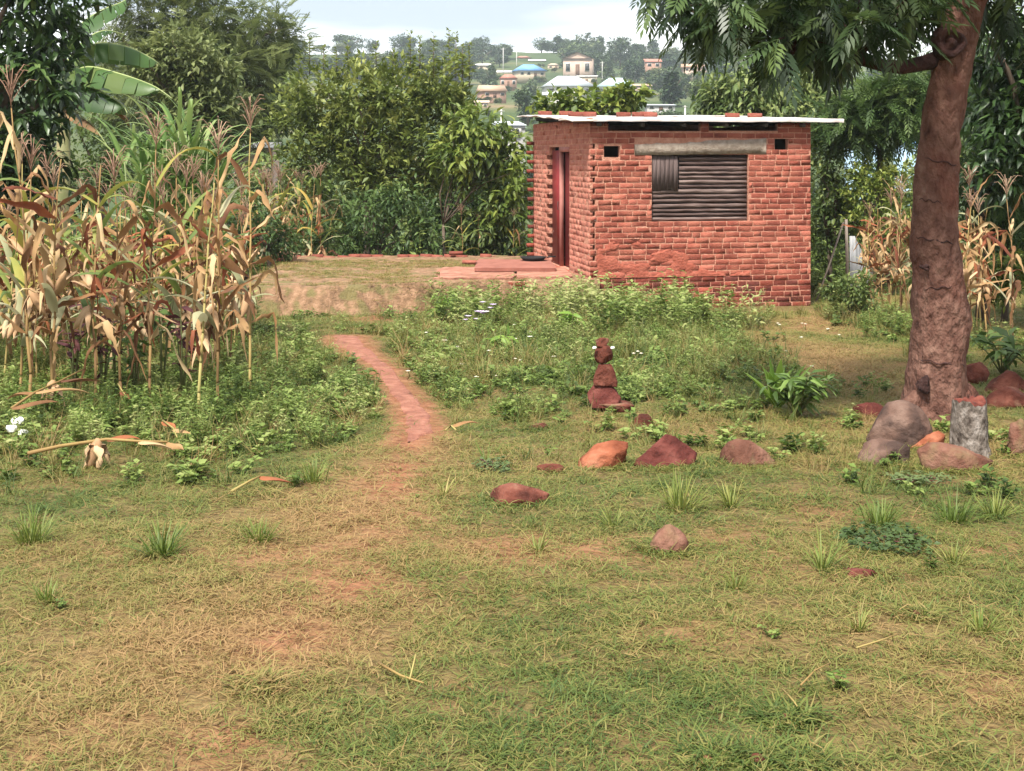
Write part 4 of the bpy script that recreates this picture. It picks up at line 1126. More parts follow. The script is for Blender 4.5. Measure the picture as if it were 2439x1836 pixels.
tree("bush", "dark green leafy bush under the olive tree at the back of the terrace", "bush", 820, 25.5, [(800, 480, 75, 60), (880, 500, 60, 55), (740, 520, 60, 40), (860, 430, 60, 40), (930, 510, 40, 45), (670, 500, 40, 45)], 3000, LEAF_L, .16, g_blue, 171, trunk=.04, tint=(.45, .7))
tree("bush", "green bush right of the pole trunk at the back of the terrace", "bush", 1040, 25.8, [(1040, 490, 70, 60), (1100, 510, 50, 50), (1000, 520, 40, 40), (1060, 430, 60, 40)], 2400, LEAF_L, .17, g_mid, 181, trunk=.04, tint=(.45, .75))
tree("bush", "low dark bush between the maize and the brick kerb", "bush", 580, 23.5, [(570, 500, 60, 50), (620, 520, 40, 35), (530, 470, 50, 60)], 1900, LEAF_F, .11, g_blue, 191, trunk=.04, tint=(.4, .6))
# behind the hut
tree("young_tree", "yellow green young tree whose top shows above the left half of the hut roof", "tree", 1230, 29, [(1200, 228, 38, 28), (1262, 226, 48, 30), (1345, 215, 45, 28), (1370, 200, 26, 22), (1310, 240, 60, 30), (1250, 280, 80, 50)], 1900, LEAF_W, .21, g_bright, 201, trunk=.06, tint=(.55, .8))
tree("mango_tree", "rounded mango tree with hanging leaves behind the right half of the hut roof", "tree", 1660, 31, [(1640, 205, 115, 55), (1720, 215, 85, 55), (1570, 225, 60, 40), (1660, 260, 150, 60)], 8000, LEAF_L, .25, g_mid, 211, trunk=.14, tint=(.48, .9), droop=.75)
tree("feathery_tree", "blue green feathery tree between the hut and the big trunk", "tree", 1900, 24, [(1880, 210, 75, 45), (1930, 240, 70, 45), (1840, 250, 50, 45), (1960, 190, 60, 50)], 2100, PIN, .46, g_blue, 221, trunk=.06, tint=(.55, .7), cluster=4, droop=.2)
tree("bush", "tall green bush growing against the right side of the hut", "bush", 1790, 24.2, [(1785, 350, 38, 70), (1800, 430, 42, 60), (1775, 500, 36, 70), (1800, 290, 40, 40), (1830, 480, 36, 60)], 3000, LEAF_F, .13, g_mid, 231, trunk=.04, tint=(.45, .7))
tree("bush", "bright yellow green thicket behind the fence post", "bush", 1880, 23.6, [(1880, 372, 55, 35), (1930, 390, 40, 40), (1868, 430, 45, 50), (1925, 460, 50, 50), (1880, 500, 50, 50)], 3600, LEAF_F, .10, g_bright, 241, trunk=.05, tint=(.6, .7))
# right edge
tree("dark_tree", "dark broad leaved tree behind the big trunk at the right edge", "tree", 2262, 15.5, [(2180, 130, 95, 110), (2200, 290, 85, 100), (2170, 380, 70, 60), (2260, 200, 110, 200), (2140, 230, 40, 90, .8)], 4800, LEAF_L, .19, g_dark, 251, trunk=.12, tint=(.45, .7), droop=.5, depth=.8)
tree("feathery_tree", "dark feathery tree mixed into the right edge behind the trunk", "tree", 2120, 17.5, [(2120, 150, 60, 120), (2130, 330, 50, 70), (2180, 430, 60, 60)], 900, PIN, .42, g_blue, 261, trunk=.07, tint=(.4, .6), cluster=4, droop=.5)
tree("bush", "dark shrub at the right edge behind the dry maize", "bush", 2170, 17.6, [(2160, 470, 60, 60), (2200, 530, 50, 60), (2120, 500, 40, 50)], 2000, LEAF_F, .11, g_mid, 271, trunk=.04, tint=(.35, .6))
tree("bush", "bright green weedy bush at the foot of the dry maize right of the trunk", "bush", 2130, 16.4, [(2120, 590, 55, 35), (2160, 620, 40, 30), (2180, 580, 40, 30)], 1500, LEAF_F, .10, g_bright, 281, trunk=.02, tint=(.5, .7))
tree("bush", "small green bush left of the trunk beside the hut", "bush", 1835, 17.6, [(1830, 630, 46, 30), (1870, 650, 40, 26), (1900, 690, 46, 30), (1850, 610, 30, 20)], 1700, LEAF_F, .085, g_mid, 291, trunk=.02, tint=(.55, .7))

# ------------------------------------------------------------------ banana plant
ban_m = leafmat("banana_leaf", [(.016, .046, .011), (.034, .082, .019), (.07, .14, .036), (.13, .17, .045)], wa=.8, wr=.5, trans=.35, rough=.4)
rib_m = M("banana_rib", [(.22, .28, .10), (.34, .38, .17)], rough=.5)
dryb_m = M("dead_banana_leaf", [(.10, .055, .03), (.20, .12, .06), (.30, .2, .1)], scale=3, rough=.9, coord='World')
BD = 18.2
b0 = Vector((X(125, BD), BD, gz(X(125, BD), BD)))
BP = thing("banana_plant", "banana plant with long arching torn leaves behind the maize", "banana plant", b0)
part("pseudostem", Geo().tube([b0, b0 + Vector((.05, 0, 1.2)), bp(140, 200, BD)], [.15, .12, .08], 10), M("banana_stem", [(.10, .12, .04), (.2, .2, .09), (.24, .14, .08)], scale=4, rough=.7, coord='World'), BP)
def banana(pts_px, w, m, seed, label=None, dd=0, hang=.75):
    r = random.Random(seed); P = [bp(px, py, BD + dd + f) for px, py, f in pts_px]
    C = []
    for i in range(25):                                      # Catmull-Rom along the midrib
        t = i / 24 * (len(P) - 1); j = min(int(t), len(P) - 2); f = t - j
        p0, p1, p2, p3 = P[max(j - 1, 0)], P[j], P[j + 1], P[min(j + 2, len(P) - 1)]
        C.append(.5 * ((2 * p1) + (p2 - p0) * f + (2 * p0 - 5 * p1 + 4 * p2 - p3) * f * f + (3 * p1 - p0 - 3 * p2 + p3) * f ** 3))
    g = Geo()
    for sgn in (-1, 1):
        i = 2
        while i < 24:
            n_ = r.choice([1, 2, 2, 3]); j = min(i + n_, 24); hg = hang + r.uniform(-.15, .15); V_ = []
            for k in range(i, j + 1):
                f = k / 24; ww = w * math.sin(min(1, f * 1.15 + .08) * math.pi) ** .55
                dv = (C[min(k + 1, 24)] - C[k - 1]).normalized(); sd = dv.cross(Vector((0, 0, 1))).normalized() * sgn
                kk = k + (.12 if k == i else (-.12 if k == j else 0)); base_ = C[k] + dv * (kk - k) * .05
                q = sd * (1 - hg * .55) + Vector((0, 0, -hg)); 
                V_ += [base_, base_ + (sd * .55 + Vector((0, 0, -.12))) * ww * .5, base_ + (sd * .55 + Vector((0, 0, -.12))) * ww * .5 + q * ww * .5]
            g.add([tuple(v) for v in V_], [(a * 3 + b, a * 3 + b + 1, a * 3 + 4 + b, a * 3 + 3 + b) for a in range(j - i) for b in range(2)], r.uniform(.2, .8))
            i = j
    o = part("leaf", g, m, BP)
    q = Geo().tube(C, [.022 - .017 * k / 24 for k in range(25)], 6)
    link("midrib", q.mesh("midrib", rib_m, BP.location), o)
    if label: o['label'] = label
banana([(140, 165, 0), (190, 145, -.2), (260, 160, -.5), (330, 185, -.8), (372, 213, -1)], .5, ban_m, 1, hang=1.05)
banana([(140, 150, .2), (200, 97, 0), (270, 100, .1), (330, 128, .2), (352, 148, .3)], .48, ban_m, 2, dd=.4, hang=1.05)
banana([(140, 190, 0), (170, 180, -.2), (220, 200, -.4), (262, 225, -.6), (275, 245, -.7)], .5, ban_m, 3, hang=1.05)
banana([(140, 130, .1), (170, 60, 0), (215, 25, .1), (262, 5, .3), (285, -10, .5)], .6, ban_m, 4)
banana([(140, 220, 0), (165, 245, -.2), (200, 270, -.4), (235, 320, -.5)], .22, dryb_m, 5, "drooping brown dead banana leaf")
banana([(140, 140, .1), (180, 90, .4), (225, 66, .7), (270, 75, .9)], .26, ban_m, 6, dd=.6)
banana([(140, 140, .1), (90, 60, -.4), (60, 50, -.8), (20, 90, -1)], .30, ban_m, 7)
banana([(145, 230, .1), (215, 215, .3), (270, 250, .5), (285, 300, .6)], .22, dryb_m, 8, "brown withered banana leaf hanging down")

# tall fodder grass clump behind the maize
cane_m = leafmat("fodder_grass_blade", [(.05, .10, .025), (.10, .18, .045), (.18, .27, .075), (.30, .36, .14)], wa=1, trans=.35)
CD = 14.8
c0 = Vector((X(370, CD), CD, gz(X(370, CD), CD)))
CG = thing("fodder_grass", "tall clump of bright green broad bladed fodder grass behind the maize", "grass clump", c0)
r = random.Random(77); sg = Geo(); bg = Geo()
def ribbon(g, p, az, el, L_, w, droop, seg, t, fold=.35, twist=0.0, r=R):
    """an arching blade: starts at p, heads out at azimuth az and elevation el, bends down by droop radians"""
    V_ = []; q = Vector(p); e = el; step = L_ / seg
    for i in range(seg + 1):
        f = i / seg
        ww = w * (min(1, .45 + f * 3) * (1 - f ** 2.2) + .02)
        d_ = Vector((math.cos(az) * math.cos(e), math.sin(az) * math.cos(e), math.sin(e)))
        sd = Vector((-math.sin(az), math.cos(az), 0)); nrm = d_.cross(sd) * -1
        tw = twist * f; s2 = sd * math.cos(tw) + nrm * math.sin(tw); n2 = nrm * math.cos(tw) - sd * math.sin(tw)
        V_ += [q + s2 * ww + n2 * ww * fold, q, q - s2 * ww + n2 * ww * fold]
        q = q + d_ * step; e -= droop * (.4 + 1.2 * f) / seg
        az += r.uniform(-.05, .05)
    g.add([tuple(v) for v in V_], [(i * 3 + k, i * 3 + k + 1, i * 3 + 4 + k, i * 3 + 3 + k) for i in range(seg) for k in range(2)], t)
for k in range(60):
    px = r.gauss(375, 52); dd = CD + r.uniform(-.7, .7); topy = r.uniform(205, 320) + abs(px - 375) * .6
    b = Vector((X(375 + (px - 375) * .7, dd), dd, gz(X(px, dd), dd))); t_ = bp(px, topy + 60, dd)
    sg.tube([b, b.lerp(t_, .5), t_], [.014, .012, .008], 5)
    for q in range(9):
        f = r.uniform(.4, 1); p = b.lerp(t_, f)
        ribbon(bg, p, r.uniform(0, 6.28), r.uniform(.9, 1.35), r.uniform(.6, 1.05), r.uniform(.022, .034), r.uniform(.9, 2.4), 7, r.uniform(.15, .95), r=r)
part("stems", sg, M("fodder_stem", [(.10, .14, .05), (.2, .22, .1)], rough=.7), CG, kind='stuff'); part("blades", bg, cane_m, CG, kind='stuff')

# ------------------------------------------------------------------ maize
mz_dry = M("dry_maize_leaf", [(.13, .055, .03), (.28, .145, .062), (.42, .265, .128), (.55, .40, .225)], scale=3, rough=.8, wn_=.7, wr=1.0, coord='World', trans=.25, stretch=(1, 1, .5))
mz_rust = M("rusty_maize_leaf", [(.10, .03, .02), (.22, .065, .03), (.36, .13, .055)], scale=4, rough=.8, wn_=.6, wr=.7, coord='World', trans=.2)
mz_green = M("green_maize_leaf", [(.07, .12, .035), (.15, .20, .05), (.28, .27, .06), (.40, .28, .07)], scale=2.5, rough=.6, wn_=.6, wr=.8, coord='World', trans=.3)
mz_pale = M("pale_maize_leaf", [(.20, .22, .11), (.34, .33, .19), (.46, .42, .28)], scale=3, rough=.7, wn_=.5, wr=.6, coord='World', trans=.3)
mz_stalk = M("maize_stalk", [(.13, .065, .03), (.25, .16, .055), (.30, .26, .09)], scale=3, rough=.7, wn_=.6, wr=.7, coord='World', stretch=(1, 1, 2))
mz_tassel = M("maize_tassel", [(.17, .09, .06), (.29, .175, .12), (.38, .26, .18)], scale=5, rough=.8, wr=.7, wn_=.3)
mz_husk = M("maize_husk", [(.26, .14, .07), (.42, .26, .14), (.54, .38, .24)], scale=3, rough=.75, wr=.6, wn_=.4, stretch=(4, 4, 1), coord='World', bump=.4)
mz_purple = M("purple_weed_leaf", [(.05, .018, .02), (.10, .03, .035), (.16, .06, .05)], scale=3, rough=.7, wr=.6, wn_=.4, trans=.2)
def crumpled(g, p, az, el, L_, w, brk, r):
    """a dead leaf: rises a little, breaks, then hangs crinkled and half rolled"""
    seg = 10; V_ = []; q = Vector(p); step = L_ / seg; tw = r.uniform(-.5, .5); hang = r.uniform(-1.62, -1.0); e = el
    for i in range(seg + 1):
        f = i / seg
        if f < brk: e = el - .5 * f
        else: e = e + (hang - e) * r.uniform(.4, .9)
        ee = e + r.uniform(-.28, .28) * (f > .1); az += r.uniform(-.28, .28); tw += r.uniform(-.7, .7)
        ww = w * (min(1, .4 + f * 4) * (1 - f ** 2.6) + .03) * r.uniform(.6, 1.15); fold = r.uniform(.15, 1.2)
        d_ = Vector((math.cos(az) * math.cos(ee), math.sin(az) * math.cos(ee), math.sin(ee)))
        sd = Vector((-math.sin(az), math.cos(az), 0)); nrm = d_.cross(sd) * -1
        s2 = sd * math.cos(tw) + nrm * math.sin(tw); n2 = nrm * math.cos(tw) - sd * math.sin(tw)
        V_ += [q + s2 * ww + n2 * ww * fold, q, q - s2 * ww + n2 * ww * fold * r.uniform(.3, 1)]
        q = q + d_ * step
    g.add([tuple(v) for v in V_], [(i * 3 + k, i * 3 + k + 1, i * 3 + 4 + k, i * 3 + 3 + k) for i in range(seg) for k in range(2)], .5)
def maize(h, seed, kind, tassel=True, ears=1, nleaf=9):
    """one plant at the origin: stalk, leaves, tassel, ear (> husk)"""
    r = random.Random(seed)
    P = thing("maize_plant", "maize plant", "maize plant", (0, 0, 0))
    bend = [Vector((0, 0, 0))]; lx, ly = r.uniform(-.10, .10), r.uniform(-.10, .10)
    for i in range(1, 9):
        f = i / 8; bend.append(Vector((lx * f * f + r.uniform(-.012, .012), ly * f * f + r.uniform(-.012, .012), h * f)))
    def on(f):
        t = f * 8; j = min(int(t), 7); return bend[j].lerp(bend[j + 1], t - j)
    g = Geo()
    for i in range(8):
        g.tube([bend[i], bend[i].lerp(bend[i + 1], .06), bend[i + 1]], [.0135 - .0009 * i, .0115 - .0009 * i, .0105 - .0009 * i], 7)
    part("stalk", g, mz_stalk, P)
    for k in range(nleaf):
        f = .26 + .64 * k / nleaf + r.uniform(-.02, .02); az = (k % 2) * math.pi + r.uniform(-.7, .7) + seed
        g = Geo(); u = r.random()
        if kind == 'dry': m = mz_dry if u < .72 else (mz_rust if u < .86 else mz_pale)
        elif kind == 'green': m = mz_green if u < .66 else (mz_pale if u < .8 else mz_dry)
        else: m = mz_dry if u < .5 else (mz_green if u < .72 else mz_rust)
        if m in (mz_dry, mz_rust):
            hang = r.random()
            crumpled(g, on(f), az, r.uniform(.35, 1.25), r.uniform(.40, .72), r.uniform(.019, .038), r.uniform(.08, .5) if hang < .8 else .9, r)
        else: ribbon(g, on(f), az, r.uniform(.6, 1.1), r.uniform(.5, .8), r.uniform(.028, .042), r.uniform(1.0, 2.4), 9, .5, fold=.35, twist=r.uniform(-.8, .8), r=r)
        part("leaf", g, m, P)
    if tassel:
        g = Geo(); t0 = on(1.0)
        g.tube([t0, t0 + Vector((lx * .3, ly * .3, .30))], [.005, .003], 5)
        for k in range(13):
            a = k * 2.4 + seed; s = t0 + Vector((0, 0, .03 + .011 * k)); L_ = r.uniform(.13, .24); o_ = r.uniform(.55, .95)
            g.tube([s, s + Vector((math.cos(a) * L_ * .32 * o_, math.sin(a) * L_ * .32 * o_, L_ * .5)), s + Vector((math.cos(a) * L_ * .62 * o_, math.sin(a) * L_ * .62 * o_, L_ * .78)), s + Vector((math.cos(a) * L_ * .9 * o_, math.sin(a) * L_ * .9 * o_, L_ * .74))], [.0028, .0036, .0034, .0018], 4, cap=False)
        part("tassel", g, mz_tassel, P)
    for e in range(ears):
        f = r.uniform(.38, .52); a = r.uniform(0, 6.28); c = on(f) + Vector((math.cos(a) * .025, math.sin(a) * .025, 0)); dn = r.random() < .6
        d_ = Vector((math.cos(a) * .6, math.sin(a) * .6, -.8 if dn else .75)).normalized()
        g = Geo().tube([c, c + d_ * .03, c + d_ * .09, c + d_ * .16, c + d_ * .22], [.01, .028, .033, .026, .008], 8, wob=.12)
        o = part("ear", g, mz_husk, P, smooth=True)
        hg = Geo()
        for q in range(4): ribbon(hg, c + d_ * .02, a + q * 1.57 + .4, math.asin(max(-.99, min(.99, d_.z))) + r.uniform(-.25, .35), r.uniform(.17, .28), .024, r.uniform(-.5, 1.6), 5, .5, fold=.5, twist=r.uniform(-1, 1), r=r)
        link("husk", hg.mesh("husk", mz_husk), o)
    remember(P)
    return P
protos = [(maize(1.95, 1, 'dry', nleaf=14), 'dry'), (maize(2.1, 2, 'dry', ears=2, nleaf=12), 'dry'), (maize(1.75, 3, 'dry', tassel=False, nleaf=16), 'dry'), (maize(2.0, 4, 'mixed', nleaf=13), 'mixed'), (maize(1.8, 5, 'green', nleaf=10), 'green'),
          (maize(1.65, 6, 'dry', tassel=False, nleaf=9), 'dry'), (maize(1.85, 8, 'mixed', ears=2, tassel=False, nleaf=14), 'mixed'), (maize(1.7, 9, 'dry', nleaf=16), 'dry')]
used = set()
def plant(k, x, y, label, group=None, rz=None, sc=1.0, lean=0.0):
    p = protos[k][0]
    o = p if k not in used else copy_tree(p)
    used.add(k)
    o.location = (x, y, gz(x, y) - .02); o.rotation_euler = (lean * R.uniform(-.6, 1), lean, R.uniform(0, 6.28) if rz is None else rz); o.scale = (sc, sc, sc)
    tag(o, label, "maize plant", group)
    return o
_a, _b = "dry maize plant with a tassel inside the dense stand at the left", "dry maize plant without a tassel inside the dense stand at the left"
INSIDE = {0: _a, 1: _a, 2: _b, 5: _b, 3: "half green maize plant with a tassel inside the dense stand at the left", 6: "half green maize plant without a tassel inside the dense stand at the left",
          4: "green leaved maize plant inside the dense stand at the left", 7: "short leafy dry maize plant inside the dense stand at the left"}
# the ones that stand apart first: (prototype, px, foot py, label, scale, lean)
for k, px, py, lb, sc, ln in [
    (1, 540, 865, "tallest maize plant at the right end of the stand with its tassel above the rest", 1.02, .0),
    (3, 322, 880, "maize plant with green and yellow leaves in the front of the stand", 1.0, .02),
    (5, 430, 905, "bare maize stalk standing in the weeds in front of the stand", 1.05, .03),
    (0, 470, 890, "thin dry maize plant just left of the tallest one", .98, .0),
    (2, 110, 895, "dry maize plant in the front row at the far left with brown hanging leaves", 1.08, -.02),
    (4, 40, 870, "green topped maize plant at the left edge of the picture", 1.0, .04),
    (6, 205, 885, "two eared yellowing maize plant in the front row", 1.0, .02),
    (7, 265, 878, "dry maize plant with many curled leaves in the middle of the front row", 1.0, -.03),
    (1, 62, 890, "tall dry maize plant with a spreading tassel at the left edge", 1.08, -.02),
    (4, 395, 850, "maize plant with a broad pale green leaf bent over near the front right", 1.0, .03)]:
    d = dist(py); plant(k, X(px, d), d, lb, None, None, sc, ln)
r = random.Random(15); n_ = 0
while n_ < 88:
    y = r.uniform(10.3, 15.5); px = r.uniform(-150, 500) if y < 12.5 else r.uniform(-150, 545 - (y - 12.5) * 20)
    if y < 10.6 and px > 300: continue
    kk = r.choice([0, 1, 2, 2, 3, 3, 5, 6, 6, 2, 7, 4]); lb = INSIDE[kk]
    plant(kk, X(px, y), y, lb, lb.replace('maize plant', 'maize plants').replace(' a tassel', ' tassels'), None, r.uniform(.80, .98) - .03 * (y - 10.3), r.uniform(-.09, .09)); n_ += 1
for i, px in enumerate([545, 575, 610, 640, 668, 600, 640, 700, 560, 590, 620, 660, 530, 585, 655, 605, 690, 570]):
    y = 25 + (i % 4) * .7; plant(r.choice([4, 3, 0, 6]), X(px, y), y, "faded maize plant in the far row behind the brick kerb", "maize plants behind the brick kerb", None, r.uniform(1.05, 1.25), r.uniform(-.06, .06))
for i, px in enumerate([1000, 1035, 1070, 1110, 1125, 1150]):
    y = 25.2 + (i % 3) * .4; plant(4, X(px, y), y, "green maize plant at the back of the terrace close to the hut", "green maize plants beside the hut", None, r.uniform(.7, .85), 0)
for i, px in enumerate([1870, 1885, 1905, 1925, 1945, 1960, 1900, 1935, 1975]):
    y = 18.3 + (i % 3) * .5; plant(r.choice([0, 2, 7, 5]), X(px, y), y, "dry maize plant left of the big trunk near the tin sheet", "dry maize plants left of the trunk", None, r.uniform(.85, .98), r.uniform(-.05, .05))
for i, px in enumerate([2080, 2095, 2110, 2130, 2085, 2120]):
    y = 14.4 + (i % 3) * .5; plant(r.choice([0, 2, 7, 1]), X(px, y), y, "dry maize plant close to the right side of the big trunk", "dry maize plants right of the trunk", None, r.uniform(.86, .96), r.uniform(-.05, .05))
plant(0, X(2186, 13.2), 13.2, "lone dry maize plant at the right edge of the picture", None, None, .86, .03)

def tree_hedge():
    rr = random.Random(900)
    for i, px in enumerate([440, 520, 590, 650, 720, 800, 880, 960, 1040, 1110, 1750, 1820, 1890, 1960, 2030]):
        d = rr.uniform(31, 39); top = rr.uniform(330, 375) if 470 < px < 640 else rr.uniform(300, 360)
        w = rr.uniform(48, 66); mm = rr.choice([g_mid, g_olive, g_blue, g_mid])
        tree("bush", "leafy bush in the thicket behind the yard, left of the hut" if px < 1300 else "leafy bush in the thicket behind the yard, right of the hut", "bush", px, d, [(px + rr.uniform(-20, 20), top + 55, w, 55), (px + rr.uniform(-30, 30), top + 120, w * 1.1, 70), (px + rr.uniform(-30, 30), top + 200, w, 70)], 1500, LEAF_F, rr.uniform(.2, .27), mm, 910 + i, trunk=.05, group="thicket bushes left of the hut" if px < 1300 else "thicket bushes right of the hut", tint=(.5, .7), ntips=5)
# fallen maize stalk and husks on the grass
def lying(name, label, cat, pts_px, r_, leaves, hus=None):
    P = [at(a, b) + Vector((0, 0, c)) for a, b, c in pts_px]
    T = thing(name, label, cat, P[0])
    part("stalk", Geo().tube(P, [r_ * (1 - .4 * i / (len(P) - 1)) for i in range(len(P))], 7, wob=.1), mz_stalk, T)
    for (i, az, el, L_, dr) in leaves:
        g = Geo(); ribbon(g, P[i], az, el, L_, .026, dr, 8, .5, fold=.8, twist=R.uniform(-1.5, 1.5)); part("leaf", g, mz_rust if R.random() < .4 else mz_dry, T)
    if hus:
        c = P[2] + Vector((-.05, -.02, -.02)); d_ = Vector((-.22, -.1, -.85)).normalized()
        o = part("ear", Geo().tube([c - d_ * .03, c, c + d_ * .05, c + d_ * .12, c + d_ * .17], [.012, .034, .04, .032, .01], 9, wob=.1), mz_husk, T, smooth=True)
        hg = Geo()
        for q in range(5): crumpled(hg, c, q * 1.25, -.1, R.uniform(.14, .24), .03, .2, R)
        link("husk", hg.mesh("husk", mz_husk, T.location), o)
lying("fallen_stalk", "fallen maize stalk with a dry ear lying on the grass at the left", "maize stalk", [(60, 1026, .12), (130, 1016, .15), (230, 1008, .16), (300, 1008, .15), (362, 1008, .13)], .012, [(3, -.4, .1, .26, .8), (4, -.7, .0, .16, .5), (2, .3, .3, .2, 1.2)], (172, 1056))
lying("fallen_stalk", "broken maize stalk with rusty leaves lying in the weeds at the far left", "maize stalk", [(25, 945, .18), (75, 925, .24), (130, 905, .27), (185, 888, .3)], .010, [(1, .3, .2, .38, .9), (2, .0, .2, .3, .7), (0, .4, .3, .3, .8), (1, 3.0, .1, .22, 1.2)], (58, 948))
lying("dry_leaf", "dry maize leaf on the ground beside the worn trail", "dry leaf", [(500, 1074, .02), (540, 1062, .04), (562, 1056, .05)], .008, [(2, -.5, .1, .22, .5)])
lying("dry_leaf", "pale dry leaf lying at the lower end of the red path", "dry leaf", [(962, 938, .02), (975, 934, .05), (985, 942, .03)], .008, [(1, .2, .4, .2, 1.2)])
tree_hedge()
lying("dry_leaf", "pale withered leaf hanging over the weeds above the fallen stalk", "dry leaf", [(255, 890, .2), (262, 905, .2), (275, 915, .18)], .006, [(1, -.8, -.2, .15, .5)])
lying("dry_leaf", "bundle of withered leaves in the grass right of the fallen stalk", "dry leaf", [(352, 950, .12), (375, 965, .1), (392, 990, .05)], .006, [(0, -.9, .1, .22, .6), (1, -.6, .1, .16, .6)])
def twig(label, pts_px, fork=None, rr_=.006):
    P = [at(a, b) + Vector((0, 0, .03)) for a, b in pts_px]; T = thing("fallen_twig", label, "stem", P[0])
    rr_ *= .75
    part("twig_shaft", Geo().tube(P, [rr_, rr_ * .9, rr_ * .6][:len(P)] if len(P) < 4 else rr_, 6, wob=.1), mz_stalk, T)
    if fork: part("side_twig", Geo().tube([at(a, b) + Vector((0, 0, .03 + .02 * i)) for i, (a, b) in enumerate(fork)], rr_ * .7, 5), mz_stalk, T)
twig("pale forked dry stem lying in the foreground grass left of centre", [(818, 1450), (865, 1478), (915, 1496)], [(885, 1488), (893, 1470), (898, 1462)])
twig("long pale bent straw lying in the dry grass at the lower right", [(1730, 1500), (1760, 1470), (1795, 1452)], None, .004)
twig("pale straw lying in a curve in the grass at the right", [(1850, 1425), (1900, 1412), (1940, 1398)], None, .004)
twig("thin pale straw lying near the bottom edge right of centre", [(1690, 1505), (1715, 1535), (1722, 1545)], None, .004)
bp_ = at(42, 968)
fl = Geo()
for q in range(4): P_, F_ = rock_geo(.06, .045, .05, 300 + q, squash=1); fl.add(P_ + (R.uniform(-.05, .05), R.uniform(-.03, .03), .05 + R.uniform(0, .12)), F_)
tag(link("crumpled_paper", fl.mesh("crumpled_paper", white_m), None, bp_), "crumpled white paper lying in the weeds at the left edge", "paper")
# ------------------------------------------------------------------ small plants that stand alone
gr_m = leafmat("grass_blade", [(.055, .095, .014), (.115, .165, .03), (.22, .24, .055), (.38, .30, .12)], wa=1, trans=.3)
def tuft(px, py, hpx, wpx, n, label, t=(.2, .6), seed=0, name="grass_tuft", cat="grass tuft"):
    r = random.Random(seed + px); p = at(px, py); k = PXM * p.y; g = Geo()
    for q in range(n):
        a = r.uniform(0, 6.28); rr_ = r.random() ** .7 * wpx * k * .22
        s = Vector((p.x + math.cos(a) * rr_, p.y + math.sin(a) * rr_, p.z - .01))
        ribbon(g, s, a + r.uniform(-.8, .8), r.uniform(.45, 1.5), hpx * k * r.uniform(.35, 1.2), r.uniform(.0022, .004), r.uniform(.2, 1.5), 5, r.uniform(*t), fold=.4, r=r)
    return tag(link(name, g.mesh(name, gr_m, p), None, p), label, cat)
for i, (px, py, h, w, n, lb, t) in enumerate([
    (352, 1205, 95, 110, 130, "round dark green grass tuft standing alone in the left foreground", (.1, .5)),
    (70, 1180, 90, 130, 130, "wide bright green grass tuft at the left edge", (.25, .6)),
    (560, 1165, 60, 120, 90, "low grey green grass tuft right of the round dark one", (.2, .6)),
    (1470, 1098, 80, 130, 110, "broad yellow green grass tuft in front of the peaked stone", (.35, .8)),
    (1577, 1095, 75, 50, 60, "narrow yellow green grass tuft right of the broad one", (.35, .8)),
    (1160, 1190, 70, 50, 40, "thin upright grass tuft above the bare red patch", (.4, .9)),
    (1775, 1235, 100, 60, 50, "tall thin grass tuft in front of the creeping weed", (.2, .7)),
    (680, 1050, 60, 110, 90, "grass tuft at the edge of the weeds left of the worn trail", (.25, .7)),
    (960, 1075, 55, 60, 40, "dry grass tuft beside the worn trail", (.6, 1)),
    (1325, 1140, 60, 50, 36, "small pale grass tuft left of the pinkish brown stone", (.3, .8)),
    (1900, 1130, 75, 130, 120, "thick green grass tuft under the row of stones by the tree", (.15, .5)),
    (2060, 1120, 80, 120, 120, "dark green grass tuft below the pale stump", (.1, .4)),
    (2150, 1110, 70, 100, 90, "yellowish grass tuft at the right below the stump", (.3, .7)),
    (2060, 1215, 70, 50, 50, "grass tuft right of the creeping weed", (.3, .8)),
    (1590, 1270, 60, 60, 40, "sparse grass tuft below the rounded pinkish stone", (.3, .8)),
    (1855, 1370, 60, 50, 40, "short grass tuft in the dry patch on the right", (.4, .9)),
    (2120, 1370, 60, 100, 60, "spreading grass tuft near the right edge of the foreground", (.3, .8)),
    (100, 1300, 50, 70, 50, "small green grass tuft low at the left edge", (.2, .6)),
    (1045, 830, 70, 70, 90, "dry brown grass tuft in the weeds right of the red path", (.85, 1)),
    (1050, 1000, 70, 26, 14, "few thin grass stems standing left of the flush pink stone", (.1, .4))]):
    tuft(px, py, h, w, n, lb, t, seed=i)

